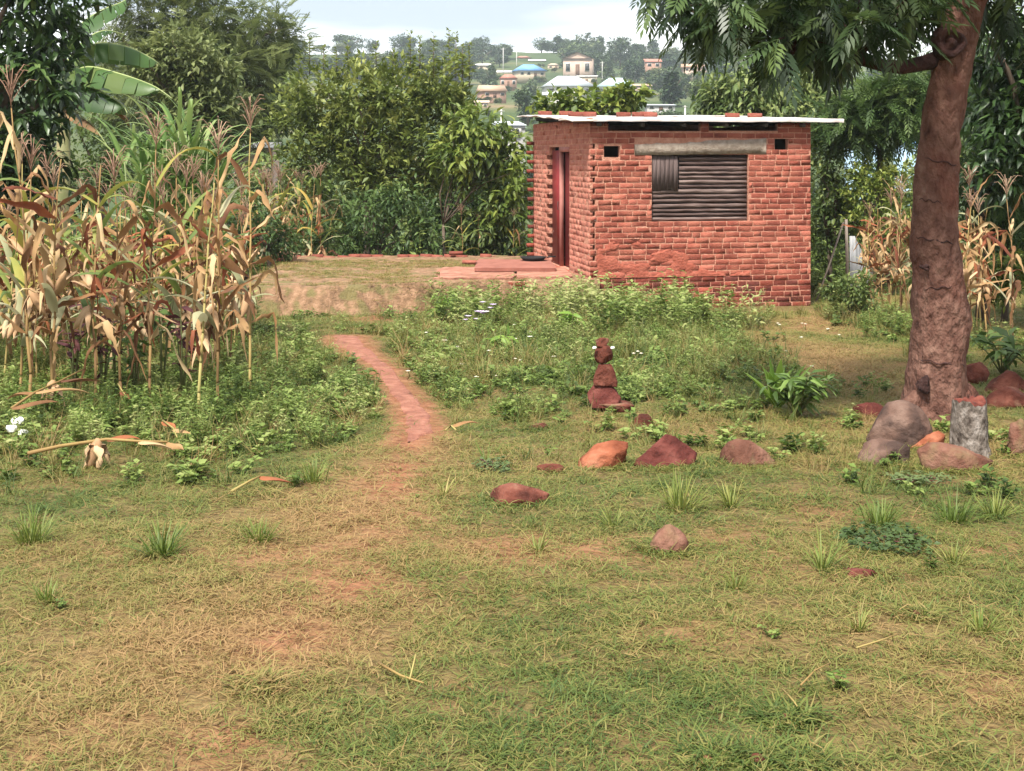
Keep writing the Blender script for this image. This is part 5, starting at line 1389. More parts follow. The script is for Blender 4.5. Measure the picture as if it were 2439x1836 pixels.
young_m = leafmat("young_palm_leaf", [(.06, .12, .012), (.12, .22, .024), (.20, .32, .045), (.32, .43, .09)], wr=.7, wa=.3)
def rosette(px, py, label, n, L_, w, el, name="young_palm", cat="young palm", seed=0, m=young_m, droop=(.5, 1.6), gdroop=0):
    p = at(px, py); T = thing(name, label, cat, p); r = random.Random(seed)
    for q in range(n):
        g = Geo(); f = q / n
        ribbon(g, p + Vector((0, 0, .02)), q * 2.4, el[1] + (el[0] - el[1]) * f + r.uniform(-.1, .1), L_ * r.uniform(.7, 1.1), w * r.uniform(.8, 1.2), r.uniform(*droop), 8, r.uniform(.3, .8), fold=.55, r=r)
        part("leaf", g, m, T)
    return T
rosette(1680, 885, "young palm like plant with upright broad bright green leaves", 17, .44, .04, (1.5, .95), droop=(.3, 1.1))
def leafy(px, py, label, n, h, seed, leaf, size, m, name="leafy_shrub", cat="shrub", spread=.6, stems=7):
    """a small shrub: stems with leaves as parts"""
    p = at(px, py); T = thing(name, label, cat, p); r = random.Random(seed); me = [Geo().add(*leaf).mesh("leaf", m)]
    sg = Geo(); pts = []
    for k in range(stems):
        a = k * 2.4; e = p + Vector((math.cos(a) * spread * h * r.uniform(.3, 1), math.sin(a) * spread * h * r.uniform(.3, 1), h * r.uniform(.55, 1)))
        mid = p.lerp(e, .5) + Vector((0, 0, h * .12)); sg.tube([p, mid, e], [.009, .006, .003], 5); pts.append((p, mid, e))
    part("stems", sg, M("green_stem", [(.10, .11, .04), (.16, .17, .07)], rough=.7), T)
    for q in range(n):
        a, b, c = pts[q % stems]; f = r.uniform(.3, 1); o_ = (a.lerp(b, f * 2) if f < .5 else b.lerp(c, f * 2 - 1))
        an = r.uniform(0, 6.28); dv = Vector((math.cos(an), math.sin(an), r.uniform(-.5, .7)))
        o = bpy.data.objects.new("leaf", me[0]); COL.objects.link(o); o.parent = T; sc = size * r.uniform(.7, 1.25)
        o.matrix_local = Matrix.LocRotScale(o_ - p, Matrix(frames(np.array([dv]), .3, q)[0].tolist()).to_quaternion(), Vector((sc, sc, sc)))
    return T
shrub_m = leafmat("shrub_leaf", [(.03, .06, .012), (.07, .125, .024), (.13, .21, .045), (.21, .30, .08)], wr=.9, wa=.3)
leafy(1722, 902, "dark green leafy shrub growing beside the young palm", 190, .36, 4, LEAF_L, .13, shrub_m, spread=.8, stems=11)
leafy(2165, 812, "glossy broad leaved shrub at the right edge above the red stones", 70, .42, 6, LEAF_L, .19, shrub_m, spread=.9, stems=9)
leafy(1235, 735, "upright broad leaved weed with pale green leaves near the brick footing", 24, .42, 8, LEAF_L, .16, young_m, name="broad_leaved_weed", cat="weed", spread=.35, stems=3)
leafy(1080, 770, "yellow green weed with upright leaves right of the flowers", 18, .36, 9, LEAF_L, .18, young_m, name="broad_leaved_weed", cat="weed", spread=.3, stems=3)
leafy(950, 700, "bright green weed with long leaves left of the lilac flowers", 22, .45, 10, LEAF_L, .2, young_m, name="broad_leaved_weed", cat="weed", spread=.35, stems=3)
bluish = leafmat("bluish_creeper_leaf", [(.035, .065, .018), (.075, .12, .036), (.14, .185, .07), (.22, .27, .115)], wr=.9, wa=.3)
def creeper(px, py, rx, ry, n, label, seed):
    p = at(px, py); g = Geo(); r = np.random.default_rng(seed); k = PXM * p.y
    a = r.random(n) * 6.28; q = np.sqrt(r.random(n)); xx = p.x + np.cos(a) * q * rx * k; yy = p.y + np.sin(a) * q * ry * k * 4
    P_ = np.stack([xx, yy, ground(xx, yy) + r.uniform(.01, .045, n)], 1); an = r.random(n) * 6.28
    g.inst(LEAF_W[0], LEAF_W[1], P_, frames(np.stack([np.cos(an), np.sin(an), r.uniform(-.1, .3, n)], 1), .3, seed), r.uniform(.022, .045, n), r.random(n))
    T = thing("creeping_weed", label, "weed", p); part("foliage", g, bluish, T, kind='stuff')
    sg = Geo()
    for q in range(8):
        j = int(r.integers(n)); sg.tube([p, Vector(P_[j]).lerp(p, .5) + Vector((0, 0, .01)), Vector(P_[j])], .003, 4)
    part("stems", sg, mz_purple, T)
creeper(1915, 1175, 95, 28, 420, "bluish green creeping weed spread flat in the grass on the right", 1)
creeper(1065, 1012, 38, 14, 130, "small bluish creeping weed left of the flush pink stone", 2)
creeper(1985, 1045, 70, 16, 200, "dark creeping weed in front of the stones below the stump", 3)
# purple leaved weeds among the maize
for i, (px, py) in enumerate([(222, 868), (290, 862), (395, 868), (350, 858), (160, 862), (250, 850)]):
    T = leafy(px, py, "maroon stemmed weed between the maize stalks of the front row", 30, .85, 30 + i, LEAF_L, .14, mz_purple if i % 2 == 0 else shrub_m, name="purple_weed", cat="weed", spread=.16, stems=4)
    T['group'] = "maroon weeds in the maize"

# ------------------------------------------------------------------ flowers
lil = M("lilac_petal", [(.55, .42, .62), (.75, .65, .8)], rough=.6, wr=.5); wht = M("flower_white", [(.7, .7, .62), (.85, .85, .78)], rough=.6)
stem_m = M("flower_stem", [(.08, .11, .035), (.14, .17, .06)], rough=.7)
yel_m = M("flower_heart", [(.5, .32, .05)], rough=.7)
def flower_plant(px, py, toppy, label, m, nh, size, seed, spread=.12, group=None):
    d = dist(py); p = at(px, py); T = thing("flowering_weed", label, "flower", p, group); r = random.Random(seed)
    h = Z(toppy, d) - p.z; sg = Geo()
    for q in range(nh):
        e = p + Vector((r.uniform(-spread, spread), r.uniform(-spread, spread), h * r.uniform(.85, 1.05)))
        sg.tube([p, p.lerp(e, .5) + Vector((r.uniform(-.02, .02), 0, 0)), e], .0035, 4)
        g = Geo()
        for j in range(9):
            a = j * .698; ribbon(g, e, a, .35, size * r.uniform(.85, 1.1), size * .22, .7, 3, .5, fold=.2, r=r)
        o = part("flower_head", g, m, T)
        link("heart", Geo().tube([e - Vector((0, 0, .004)), e + Vector((0, 0, .010))], size * .28, 7).mesh("heart", yel_m if m is wht else lil, T.location), o)
    part("stems", sg, stem_m, T)
for i, (px, py, tp, lb, m, nh, s) in enumerate([
    (1028, 735, 672, "weed with a cluster of lilac flowers right of the path", lil, 5, .06), (1058, 730, 655, "weed with tall pale lilac flower heads near the brick footing", lil, 3, .05),
    (1010, 735, 685, "weed with lilac and white flowers at the left of the cluster", lil, 3, .05), (1125, 760, 730, "lone white flower in the weeds left of the stone stack", wht, 2, .035)]):
    flower_plant(px, py, tp, lb, m, nh, s, i)
wf = [(935, 790, 770), (1000, 800, 785), (1015, 835, 812), (960, 760, 735), (1045, 790, 755), (1080, 745, 730), (1100, 735, 700), (1070, 715, 690), (880, 820, 800), (1120, 800, 778), (1390, 780, 762), (1378, 782, 760), (1720, 740, 728), (1740, 712, 700), (1700, 770, 758), (1790, 720, 710),
      (1765, 800, 790), (1690, 715, 700), (1810, 735, 725), (985, 770, 748), (1060, 830, 810), (1150, 740, 715), (930, 745, 720), (1200, 790, 770)]
for i, (px, py, tp) in enumerate(wf):
    flower_plant(px, py, tp, "small white flower on a thin stem in the grass", wht, 1 + i % 2, .024, 50 + i, .06, "small white flowers in the weeds")

# ------------------------------------------------------------------ ground cover: instanced on points
def field(name, pts, rot, scl, tint, protos, mat, label):
    """ground cover nobody could count: one object, its tufts instanced by geometry nodes"""
    me = bpy.data.meshes.new(name); n = len(pts)
    me.vertices.add(n); me.vertices.foreach_set('co', np.asarray(pts, np.float32).ravel())
    for nm, ty, arr in (('rot', 'FLOAT_VECTOR', rot), ('scl', 'FLOAT', scl), ('shade', 'FLOAT', tint)):
        a = me.attributes.new(nm, ty, 'POINT')
        a.data.foreach_set('vector' if ty == 'FLOAT_VECTOR' else 'value', np.asarray(arr, np.float32).ravel())
    me.materials.append(mat)
    o = link(name, me, kind='stuff'); o['label'] = label
    ng = bpy.data.node_groups.new(name, 'GeometryNodeTree')
    ng.interface.new_socket("Geometry", in_out='INPUT', socket_type='NodeSocketGeometry')
    ng.interface.new_socket("Geometry", in_out='OUTPUT', socket_type='NodeSocketGeometry')
    N = ng.nodes; L = ng.links
    gi = N.new('NodeGroupInput'); go = N.new('NodeGroupOutput'); iop = N.new('GeometryNodeInstanceOnPoints'); jn = N.new('GeometryNodeJoinGeometry')
    L.new(gi.outputs[0], iop.inputs['Points'])
    for p in protos:
        oi = N.new('GeometryNodeObjectInfo'); oi.inputs['Object'].default_value = p
        g2 = N.new('GeometryNodeGeometryToInstance')
        L.new(oi.outputs['Geometry'], g2.inputs[0]); L.new(g2.outputs[0], jn.inputs[0])
    L.new(jn.outputs[0], iop.inputs['Instance']); iop.inputs['Pick Instance'].default_value = True
    def na(nm, ty):
        a = N.new('GeometryNodeInputNamedAttribute'); a.data_type = ty; a.inputs['Name'].default_value = nm
        return next(s for s in a.outputs if s.enabled and s.name == 'Attribute')
    L.new(na('rot', 'FLOAT_VECTOR'), iop.inputs['Rotation']); L.new(na('scl', 'FLOAT'), iop.inputs['Scale'])
    L.new(iop.outputs[0], go.inputs[0])
    o.modifiers.new("cover", 'NODES').node_group = ng
    return o
def proto(g, mat, name):
    return bpy.data.objects.new(name, g.mesh(name, mat))
def cover_mat(name, cols, trans=.3, rough=.6):
    """colour from the tuft's own shade plus a small shift per blade"""
    m = leafmat(name, cols, trans=trans, rough=rough, wa=.45)
    nt = m.node_tree; N = nt.nodes; L = nt.links
    ra = next(n for n in N if n.type == 'VALTORGB'); src = ra.inputs[0].links[0].from_socket
    a = N.new('ShaderNodeAttribute'); a.attribute_name = 'shade'; a.attribute_type = 'INSTANCER'
    s = N.new('ShaderNodeMath'); s.operation = 'ADD'; L.new(src, s.inputs[0])
    k = N.new('ShaderNodeMath'); k.operation = 'SUBTRACT'; L.new(a.outputs['Fac'], k.inputs[0]); k.inputs[1].default_value = .5
    L.new(k.outputs[0], s.inputs[1]); L.new(s.outputs[0], ra.inputs[0])
    return m
turf_m = cover_mat("turf_blades", [(.055, .095, .018), (.115, .15, .028), (.20, .185, .05), (.26, .19, .068), (.315, .195, .085)])
def sample(y0, y1, dens, margin, seed, weight):
    """points between distances y0 and y1, dens per square metre, thinned by weight(x, y)"""
    r = np.random.default_rng(seed); half = .43 * y1 + margin; n = int(dens * 2 * half * (y1 - y0))
    x = r.uniform(-half, half, n); y = r.uniform(y0, y1, n)
    k = (np.abs(x) < .43 * y + margin) & (r.random(n) < weight(x, y))
    return x[k], y[k], r
def in_terrace(x, y): return (y > 19.5) & (x > -4.9) & (x < 5.0) & (y < 25)
def turf_w(x, y):
    b = f_bare(x, y); w = 1 - .93 * b
    w = w * np.clip(.62 + 1.9 * (fbm(x * 4.5, y * 4.5, 93) - .42), .12, 1)
    w = w * (pathdist(x, y) > .8 + .5 * fbm(x * 4, y * 4, 91))
    return np.where(in_terrace(x, y), .0, w)
def blade_tuft(n, L0, L1, spread, el, seed, w=(.0016, .003), droop=(.5, 2.0)):
    r = random.Random(seed); g = Geo()
    for q in range(n):
        a = r.uniform(0, 6.28); rr_ = spread * r.random() ** .5
        V_ = []; p = Vector((math.cos(a) * rr_, math.sin(a) * rr_, 0)); az = r.uniform(0, 6.28); e = r.uniform(*el); L_ = r.uniform(L0, L1); ww = r.uniform(*w); dr = r.uniform(*droop)
        sd = Vector((-math.sin(az), math.cos(az), r.uniform(-.5, .5)))
        for i in range(4):
            f = i / 3; q_ = ww * (1 - f * .8); V_ += [p + sd * q_, p - sd * q_]
            p = p + Vector((math.cos(az) * math.cos(e), math.sin(az) * math.cos(e), math.sin(e))) * L_ / 3; e -= dr / 3; az += r.uniform(-.5, .5)
            p.z = max(p.z, .002)
        g.add([tuple(v) for v in V_], [(0, 1, 3, 2), (2, 3, 5, 4), (4, 5, 7, 6)], r.random())
    return g
def lay(name, parts, protos, mat, label):
    P_ = np.concatenate([np.stack([x, y, ground(x, y)], 1) for x, y, s, t, r in parts])
    sc = np.concatenate([s for x, y, s, t, r in parts]); tn = np.concatenate([t for x, y, s, t, r in parts])
    rg = np.random.default_rng(len(P_)); rot = np.stack([rg.normal(size=len(P_)) * .1, rg.normal(size=len(P_)) * .1, rg.random(len(P_)) * 6.283], 1)
    return field(name, P_, rot, sc, tn, protos, mat, label)
def turf_parts(bands, seed, weight, s0, dryshift=0.0, jit=.5):
    out = []
    for i, (y0, y1, dens, sc) in enumerate(bands):
        x, y, r = sample(y0, y1, dens, 1.6, seed + i, weight)
        out.append((x, y, sc * s0 * r.uniform(.65, 1.3, len(x)), np.clip(f_dry(x, y) * .95 + dryshift + (r.random(len(x)) - .5) * jit, 0, 1.1), r))
    return out
short = [proto(blade_tuft(26, .022, .068, .06, (-.1, .75), k, (.0012, .0024), (.2, 2.4)), turf_m, "turf_proto") for k in range(5)]
lay("grass", turf_parts([(2.4, 6, 760, .95), (6, 10, 420, 1.1), (10, 16, 240, 1.35), (16, 27, 110, 1.9)], 500, turf_w, 1.0), short, turf_m, "short trampled grass, green to straw yellow, all over the yard")
flat = [proto(blade_tuft(7, .05, .12, .08, (-.05, .25), 40 + k, (.001, .0019), (-.1, .5)), turf_m, "straw_proto") for k in range(4)]
lay("straw", turf_parts([(2.4, 6, 170, 1.0), (6, 11, 90, 1.15), (11, 18, 40, 1.4)], 600, lambda x, y: .9 - .55 * f_bare(x, y) - .35 * blobs(GREEN, x, y) - .9 * in_terrace(x, y), 1.0, .22, .9), flat, turf_m, "loose straw and dry stems lying in the short grass")

weed_m = cover_mat("weed_leaves", [(.04, .068, .014), (.085, .135, .026), (.15, .215, .045), (.235, .29, .08), (.32, .33, .13)])
def weed(h, nl, size, stems, spread, seed, leaf=LEAF_F, stemw=.003):
    r = random.Random(seed); g = Geo(); P_ = []; D_ = []
    for k in range(stems):
        a = r.uniform(0, 6.28); e = Vector((math.cos(a) * spread * r.random(), math.sin(a) * spread * r.random(), h * r.uniform(.6, 1.1)))
        s = e * .25; s.z = 0
        g.tube([s, s.lerp(e, .5) + Vector((r.uniform(-.02, .02), 0, 0)), e], [stemw, stemw * .8, stemw * .4], 3, .75, cap=False)
        for q in range(nl):
            f = r.uniform(.15, 1); an = q * 2.4; P_.append(s.lerp(e, f)); D_.append((math.cos(an), math.sin(an), r.uniform(-.1, .7)))
    P_ = np.array([tuple(p) for p in P_]); rg = np.random.default_rng(seed); n = len(P_)
    g.inst(leaf[0], leaf[1], P_, frames(np.array(D_), .3, seed), size * rg.uniform(.6, 1.2, n), rg.random(n))
    return g
low = [proto(weed(.09, 6, .05, 5, .09, 70 + k, LEAF_W), weed_m, "low_weed_proto") for k in range(3)]
mid = [proto(weed(.26, 13, .052, 6, .15, 80 + k, LEAF_F if k % 2 else LEAF_L), weed_m, "weed_proto") for k in range(4)]
tall = [proto(weed(.52, 17, .085, 4, .12, 90 + k, LEAF_L if k == 0 else LEAF_F, .004), weed_m, "tall_weed_proto") for k in range(4)]
WL = [(330, 900, 400, 60, 1), (560, 830, 200, 90, 1), (720, 880, 90, 70, .9), (690, 800, 60, 60, .6), (100, 990, 190, 60, .9), (400, 980, 250, 50, .8), (-150, 930, 250, 120, 1), (300, 800, 420, 60, .8), (650, 690, 80, 25, .5), (240, 720, 420, 60, .6)]
WF = [(1250, 735, 330, 60, 1), (1450, 750, 220, 60, 1), (1150, 780, 190, 60, .9), (1420, 830, 220, 50, .8), (1560, 800, 130, 60, .7), (1000, 800, 110, 60, .8), (900, 740, 60, 30, .8), (1860, 690, 110, 40, .6), (2120, 740, 110, 50, .6), (1290, 690, 260, 22, 1)]
WG = [(2000, 1050, 190, 45, .7), (1700, 950, 200, 50, .5), (1300, 920, 200, 40, .5), (1640, 900, 130, 50, .5), (2150, 960, 90, 70, .6)]
def wl(tab):
    def w(x, y):
        b = blobs(tab, x, y) * 1.05 - .20 + (fbm(x * 1.6, y * 1.6, 95) - .5) * 1.5
        b = b * (pathdist(x, y) > 1.15)
        hx = (x - 1.25) * .983 + (y - 20.2) * .186; hy = -(x - 1.25) * .186 + (y - 20.2) * .983
        return np.where(in_terrace(x, y) & (hy > -.12), 0, np.clip(b, 0, 1))
    return w
def wparts(tab, bands, seed, base, jit):
    out = []
    for i, (y0, y1, dens, sc) in enumerate(bands):
        x, y, r = sample(y0, y1, dens, 1.4, seed + i, wl(tab))
        out.append((x, y, sc * r.uniform(.55, 1.25, len(x)), np.clip(base + (fbm(x * .9, y * .9, 97) - .5) * .6 + (r.random(len(x)) - .5) * jit, 0, 1), r))
    return out
lay("weeds", wparts(WL, [(7.5, 11, 42, .8), (11, 17, 28, 1.0)], 700, .54, .6) , mid, weed_m, "dense knee high green weeds under the maize")
lay("weeds", wparts(WF, [(9, 14, 20, .7), (14, 21, 18, .95)], 720, .70, .6), mid, weed_m, "dense green weeds in front of the hut")
lay("tall_weeds", wparts([(1180, 690, 160, 22, 1), (1330, 700, 240, 30, 1), (1480, 710, 120, 30, .8), (1000, 700, 90, 25, .7)], [(14.5, 19.9, 20, 1.05)], 740, .72, .5), tall, weed_m, "tall stemmed weeds standing against the foot of the hut")
lay("low_weeds", wparts(WL + WF + WG, [(6.5, 11, 70, 1.0), (11, 20, 45, 1.3)], 760, .42, .5) + turf_parts([(2.6, 7, 2, .5)], 790, lambda x, y: .8 * (1 - f_bare(x, y)) * (fbm(x * 2, y * 2, 99) > .52), 1.0, -.1), low, weed_m, "low broad leaved weeds mixed into the grass")
gmid = [proto(blade_tuft(22, .14, .30, .06, (.8, 1.45), 60 + k, (.0018, .0032), (.4, 1.7)), turf_m, "tall_grass_proto") for k in range(4)]
lay("tall_grass", wparts(WL + WF + WF + WG, [(6.5, 11, 60, .8), (11, 20, 80, 1.1)], 800, .44, .8), gmid, turf_m, "longer grass growing among the weeds")
# sparse grass on the terrace
def terr(x, y): return in_terrace(x, y + 1.2) * (x < 1.2) * ((y > 21.8) | (x < -1.7) | (y < 20.6)) * np.clip((fbm(x * 1.5, y * 1.5, 103) - .36) * 4 + .9 * (y > 22.3), 0, 1)
x, y, r = sample(18.2, 24.8, 110, 0, 820, terr)
k = x < .2
x, y = x[k], y[k]
P_ = np.stack([x, y, terr_z(x, y)], 1)
field("terrace_grass", P_, np.stack([x * 0, x * 0, r.random(len(x)) * 6.28], 1), r.uniform(1, 1.9, len(x)), r.uniform(.3, .9, len(x)), short, turf_m, "thin dry grass on the earth terrace")['kind'] = 'stuff'
# grass pressed against the stones
sx = []; rr = np.random.default_rng(5)
for cx, cy, rx, ry in STONES:
    n = int(30 + 240 * rx); a = rr.uniform(0, 6.283, n); q = rr.uniform(.85, 1.25, n)
    sx.append(np.stack([cx + np.cos(a) * rx * q, cy + np.sin(a) * ry * q], 1))
sx = np.concatenate(sx); x, y = sx[:, 0], sx[:, 1]
lay("grass", [(x, y, rr.uniform(.9, 1.7, len(x)), np.clip(f_dry(x, y) * .8 + rr.uniform(-.2, .3, len(x)), 0, 1), rr)], short, turf_m, "grass growing tight round the stones")
# rough growth on the slope behind the yard
x, y, r = sample(23, 60, 5.5, 4, 830, lambda x, y: ~in_terrace(x, y) & ~((x > .2) & (x < 5.4) & (y < 25.4)))
P_ = np.stack([x, y, ground(x, y)], 1)
field("undergrowth", P_, np.stack([x * 0, x * 0, r.random(len(x)) * 6.28], 1), r.uniform(1, 2.6, len(x)), np.clip(.45 + .6 * (r.random(len(x)) - .5), 0, 1), tall + mid, weed_m, "rough undergrowth on the slope behind the yard")
# ------------------------------------------------------------------ houses and trees on the far hill
wall_cols = {'cream': ((.42, .33, .24), (.52, .43, .33)), 'pink': ((.40, .29, .235), (.48, .36, .30)), 'white': ((.55, .52, .48), (.66, .63, .6)), 'brick': ((.26, .15, .11), (.33, .2, .155)), 'grey': ((.3, .29, .28), (.4, .39, .38)), 'blue': ((.25, .36, .45), (.33, .45, .55))}
roof_cols = {'blue': ((.10, .25, .55), (.16, .34, .65)), 'grey': ((.42, .46, .50), (.55, .6, .64)), 'teal': ((.35, .47, .5), (.45, .57, .6)), 'orange': ((.42, .26, .17), (.5, .34, .24)), 'red': ((.34, .12, .085), (.42, .18, .13)), 'tan': ((.45, .33, .24), (.55, .43, .33)), 'white': ((.6, .58, .56), (.72, .7, .68))}
WM = {k: M("plaster_" + k, list(v), scale=.6, rough=.9, coord='World') for k, v in wall_cols.items()}
RM = {k: M("roof_" + k, list(v), scale=.5, rough=.6, coord='World') for k, v in roof_cols.items()}
pane_m = M("dark_window", [(.02, .022, .025), (.05, .05, .055)], rough=.3)
door_m = M("brown_house_door", [(.10, .05, .03), (.15, .08, .05)], rough=.7)
HOUSES = []
def house(px, base_py, wpx, hpx, roofpx, d, wall, roof, style, label, rz=0.0, nwin=3, door=True, deep=.8, name="house", drop=True):
    """wpx wide, hpx to the eaves, roofpx more to the ridge"""
    k = PXM * d; w, h, rh = wpx * k, hpx * k, roofpx * k; dp = w * deep
    zb = Z(base_py, d); c = Vector((X(px, d), d, zb)); gz_ = gz(c.x, d)
    HOUSES.append((px, base_py, wpx, base_py - hpx - roofpx, d)); T = thing(name, label, "house", c, rz=rz); base = min(0, gz_ - zb) - .5
    part("wall", Geo().box(-w / 2, w / 2, -dp / 2, dp / 2, base, h), WM[wall], T, world=False)
    e = .06 * w; g = Geo(); A = (-w / 2 - e, -dp / 2 - e, h); B = (w / 2 + e, -dp / 2 - e, h); C_ = (w / 2 + e, dp / 2 + e, h); D_ = (-w / 2 - e, dp / 2 + e, h)
    lo = -.05 * rh if rh else -.1
    if style == 'hip':
        r1, r2 = (-w * .2, 0, h + rh), (w * .2, 0, h + rh)
        g.add([A, B, C_, D_, r1, r2], [(0, 1, 5, 4), (1, 2, 5), (2, 3, 4, 5), (3, 0, 4), (0, 3, 2, 1)])
    elif style == 'gable_front':
        r1, r2 = (0, -dp / 2 - e, h + rh), (0, dp / 2 + e, h + rh)
        g.add([A, B, C_, D_, r1, r2], [(0, 4, 5, 3), (1, 2, 5, 4), (0, 3, 2, 1), (2, 3, 5)])
        part("gable", Geo().add([(-w / 2, -dp / 2 + .02, h), (w / 2, -dp / 2 + .02, h), (0, -dp / 2 + .02, h + rh * .93)], [(0, 1, 2)]), WM[wall], T, world=False)
    elif style == 'gable_side':
        r1, r2 = (-w / 2 - e, 0, h + rh), (w / 2 + e, 0, h + rh)
        g.add([A, B, C_, D_, r1, r2], [(0, 1, 5, 4), (2, 3, 4, 5), (0, 3, 2, 1), (1, 2, 5), (3, 0, 4)])
    else:
        t = .12 * h + .1
        g.add([A, B, (B[0], C_[1], h + rh), (A[0], D_[1], h + rh)], [(0, 1, 2, 3)]); g.add([(p[0], p[1], p[2] - .06) for p in (A, B)] + [(C_[0], C_[1], h + rh - .06), (D_[0], D_[1], h + rh - .06)], [(3, 2, 1, 0)])
        part("side", Geo().add([(-w / 2, -dp / 2, h - .01), (-w / 2, dp / 2, h - .01), (-w / 2, dp / 2, h + rh * .95), (w / 2, -dp / 2, h - .01), (w / 2, dp / 2, h + rh * .95), (w / 2, dp / 2, h - .01)], [(0, 1, 2), (3, 4, 5)]), WM[wall], T, world=False)
    part("roof", g, RM[roof], T, world=False)
    sl = nwin + (1 if door else 0)
    for i in range(sl):
        u = -w / 2 + w * (i + .5) / sl; ww = min(w / sl * .42, 1.4)
        if door and i == sl // 2:
            part("door", Geo().box(u - ww / 2, u + ww / 2, -dp / 2 - .03, -dp / 2 + .05, 0, h * .72), door_m, T, world=False)
        else:
            f = part("window", Geo().box(u - ww / 2 - .08, u + ww / 2 + .08, -dp / 2 - .05, -dp / 2 + .04, h * .36, h * .80), WM['white'], T, world=False)
            link("pane", Geo().box(u - ww / 2, u + ww / 2, -dp / 2 - .08, -dp / 2 - .052, h * .40, h * .76).mesh("pane", pane_m), f)
    return T
house(1142, 168, 60, 14, 15, 400, 'cream', 'blue', 'hip', "pale house with a bright blue hipped roof high on the hill", rz=.3)
house(1250, 172, 62, 44, 14, 390, 'pink', 'tan', 'gable_front', "pinkish gabled house standing above the large grey roof on the hill", rz=-.15, nwin=2)
house(1268, 186, 42, 20, 4, 370, 'cream', 'white', 'shed', "low cream annex with a flat roof below the gabled house", nwin=2, rz=-.1)
house(1225, 212, 100, 24, 24, 300, 'white', 'grey', 'hip', "large house with a broad pale grey hipped roof on the hillside", rz=.1, nwin=4)
house(1330, 210, 72, 22, 20, 315, 'white', 'teal', 'hip', "house with a pale teal roof right of the large grey roof", rz=-.1)
house(1200, 222, 50, 16, 8, 270, 'white', 'grey', 'shed', "small white outbuilding below the large grey roof", nwin=3, door=False)
house(1062, 212, 52, 14, 14, 250, 'brick', 'orange', 'gable_side', "small brick house with an orange roof at the left of the hillside", rz=.35, nwin=2)
house(1035, 236, 40, 14, 6, 215, 'pink', 'tan', 'shed', "low pink house half hidden by trees below the orange roof", nwin=2)
house(1098, 190, 36, 20, 10, 340, 'brick', 'red', 'hip', "small brown brick house left of the blue roof", nwin=2)
house(1095, 165, 40, 8, 6, 440, 'pink', 'white', 'shed', "long low house with a white roof below the hilltop", nwin=2)
house(1160, 140, 34, 8, 5, 490, 'cream', 'white', 'shed', "small white roofed house on the hilltop left of the tall tree", nwin=2)
house(1130, 132, 30, 7, 4, 500, 'brick', 'red', 'hip', "tiny red roofed house near the hilltop poles", nwin=1)
house(1410, 150, 34, 16, 8, 360, 'brick', 'red', 'shed', "unfinished red brick house among the trees right of the teal roof", nwin=2, door=False)
house(1385, 196, 40, 10, 6, 320, 'pink', 'orange', 'shed', "low orange roofed house right of the teal roof", nwin=2)
house(1500, 158, 50, 12, 8, 350, 'pink', 'orange', 'gable_side', "orange pink house on the slope behind the hanging leaves", nwin=3)
house(1425, 240, 60, 12, 4, 190, 'grey', 'grey', 'shed', "grey wall and flat roof low on the slope above the hut", nwin=2)
house(1195, 150, 24, 9, 4, 460, 'cream', 'tan', 'hip', "small tan house between the blue roof and the gabled house", nwin=1)
house(1040, 150, 40, 8, 6, 430, 'cream', 'white', 'shed', "pale house at the left end of the hilltop row", nwin=2)
# sheds nearer the yard
house(1100, 305, 55, 34, 10, 36, 'grey', 'grey', 'shed', "grey tin roofed shed showing left of the hut roof", rz=.3, nwin=1, door=False, name="shed", deep=1.0)
house(555, 345, 84, 26, 12, 42, 'pink', 'white', 'shed', "pink walled shed with a white tin roof behind the maize", rz=-.1, nwin=1, name="shed", deep=.6)
house(1958, 350, 46, 40, 6, 46, 'blue', 'blue', 'shed', "pale blue building glimpsed left of the big trunk", nwin=0, door=False, name="shed")
house(1860, 318, 60, 24, 8, 60, 'blue', 'grey', 'shed', "bluish shed behind the feathery tree right of the hut", nwin=1, door=False, name="shed")
# poles
conc = M("concrete_pole", [(.4, .39, .37), (.52, .5, .48)], rough=.9)
for px, top, base_, d, lb in ((1087, 103, 150, 430, "tall thin power pole near the left of the hilltop"), (1116, 108, 140, 470, "thin power pole right of the tallest hilltop pole"), (1301, 133, 178, 380, "power pole beside the gabled house"), (1083, 236, 300, 120, "pale street lamp pole above the grey tin shed"), (1480, 228, 270, 120, "short white post on the slope above the hut roof"), (1447, 262, 310, 60, "thin pale post showing just above the hut roof")):
    b = Vector((X(px, d), d, Z(base_, d))); h = (base_ - top) * PXM * d; T = thing("power_pole", lb, "pole", b)
    w = max(.10, 1.0 * PXM * d)
    part("pole", Geo().tube([b - Vector((0, 0, 4)), b + Vector((0, 0, h))], w * .8, 6), conc, T); part("cross_arm", Geo().box(b.x - h * .12, b.x + h * .12, d - .1, d + .1, b.z + h * .93, b.z + h * .95), conc, T)
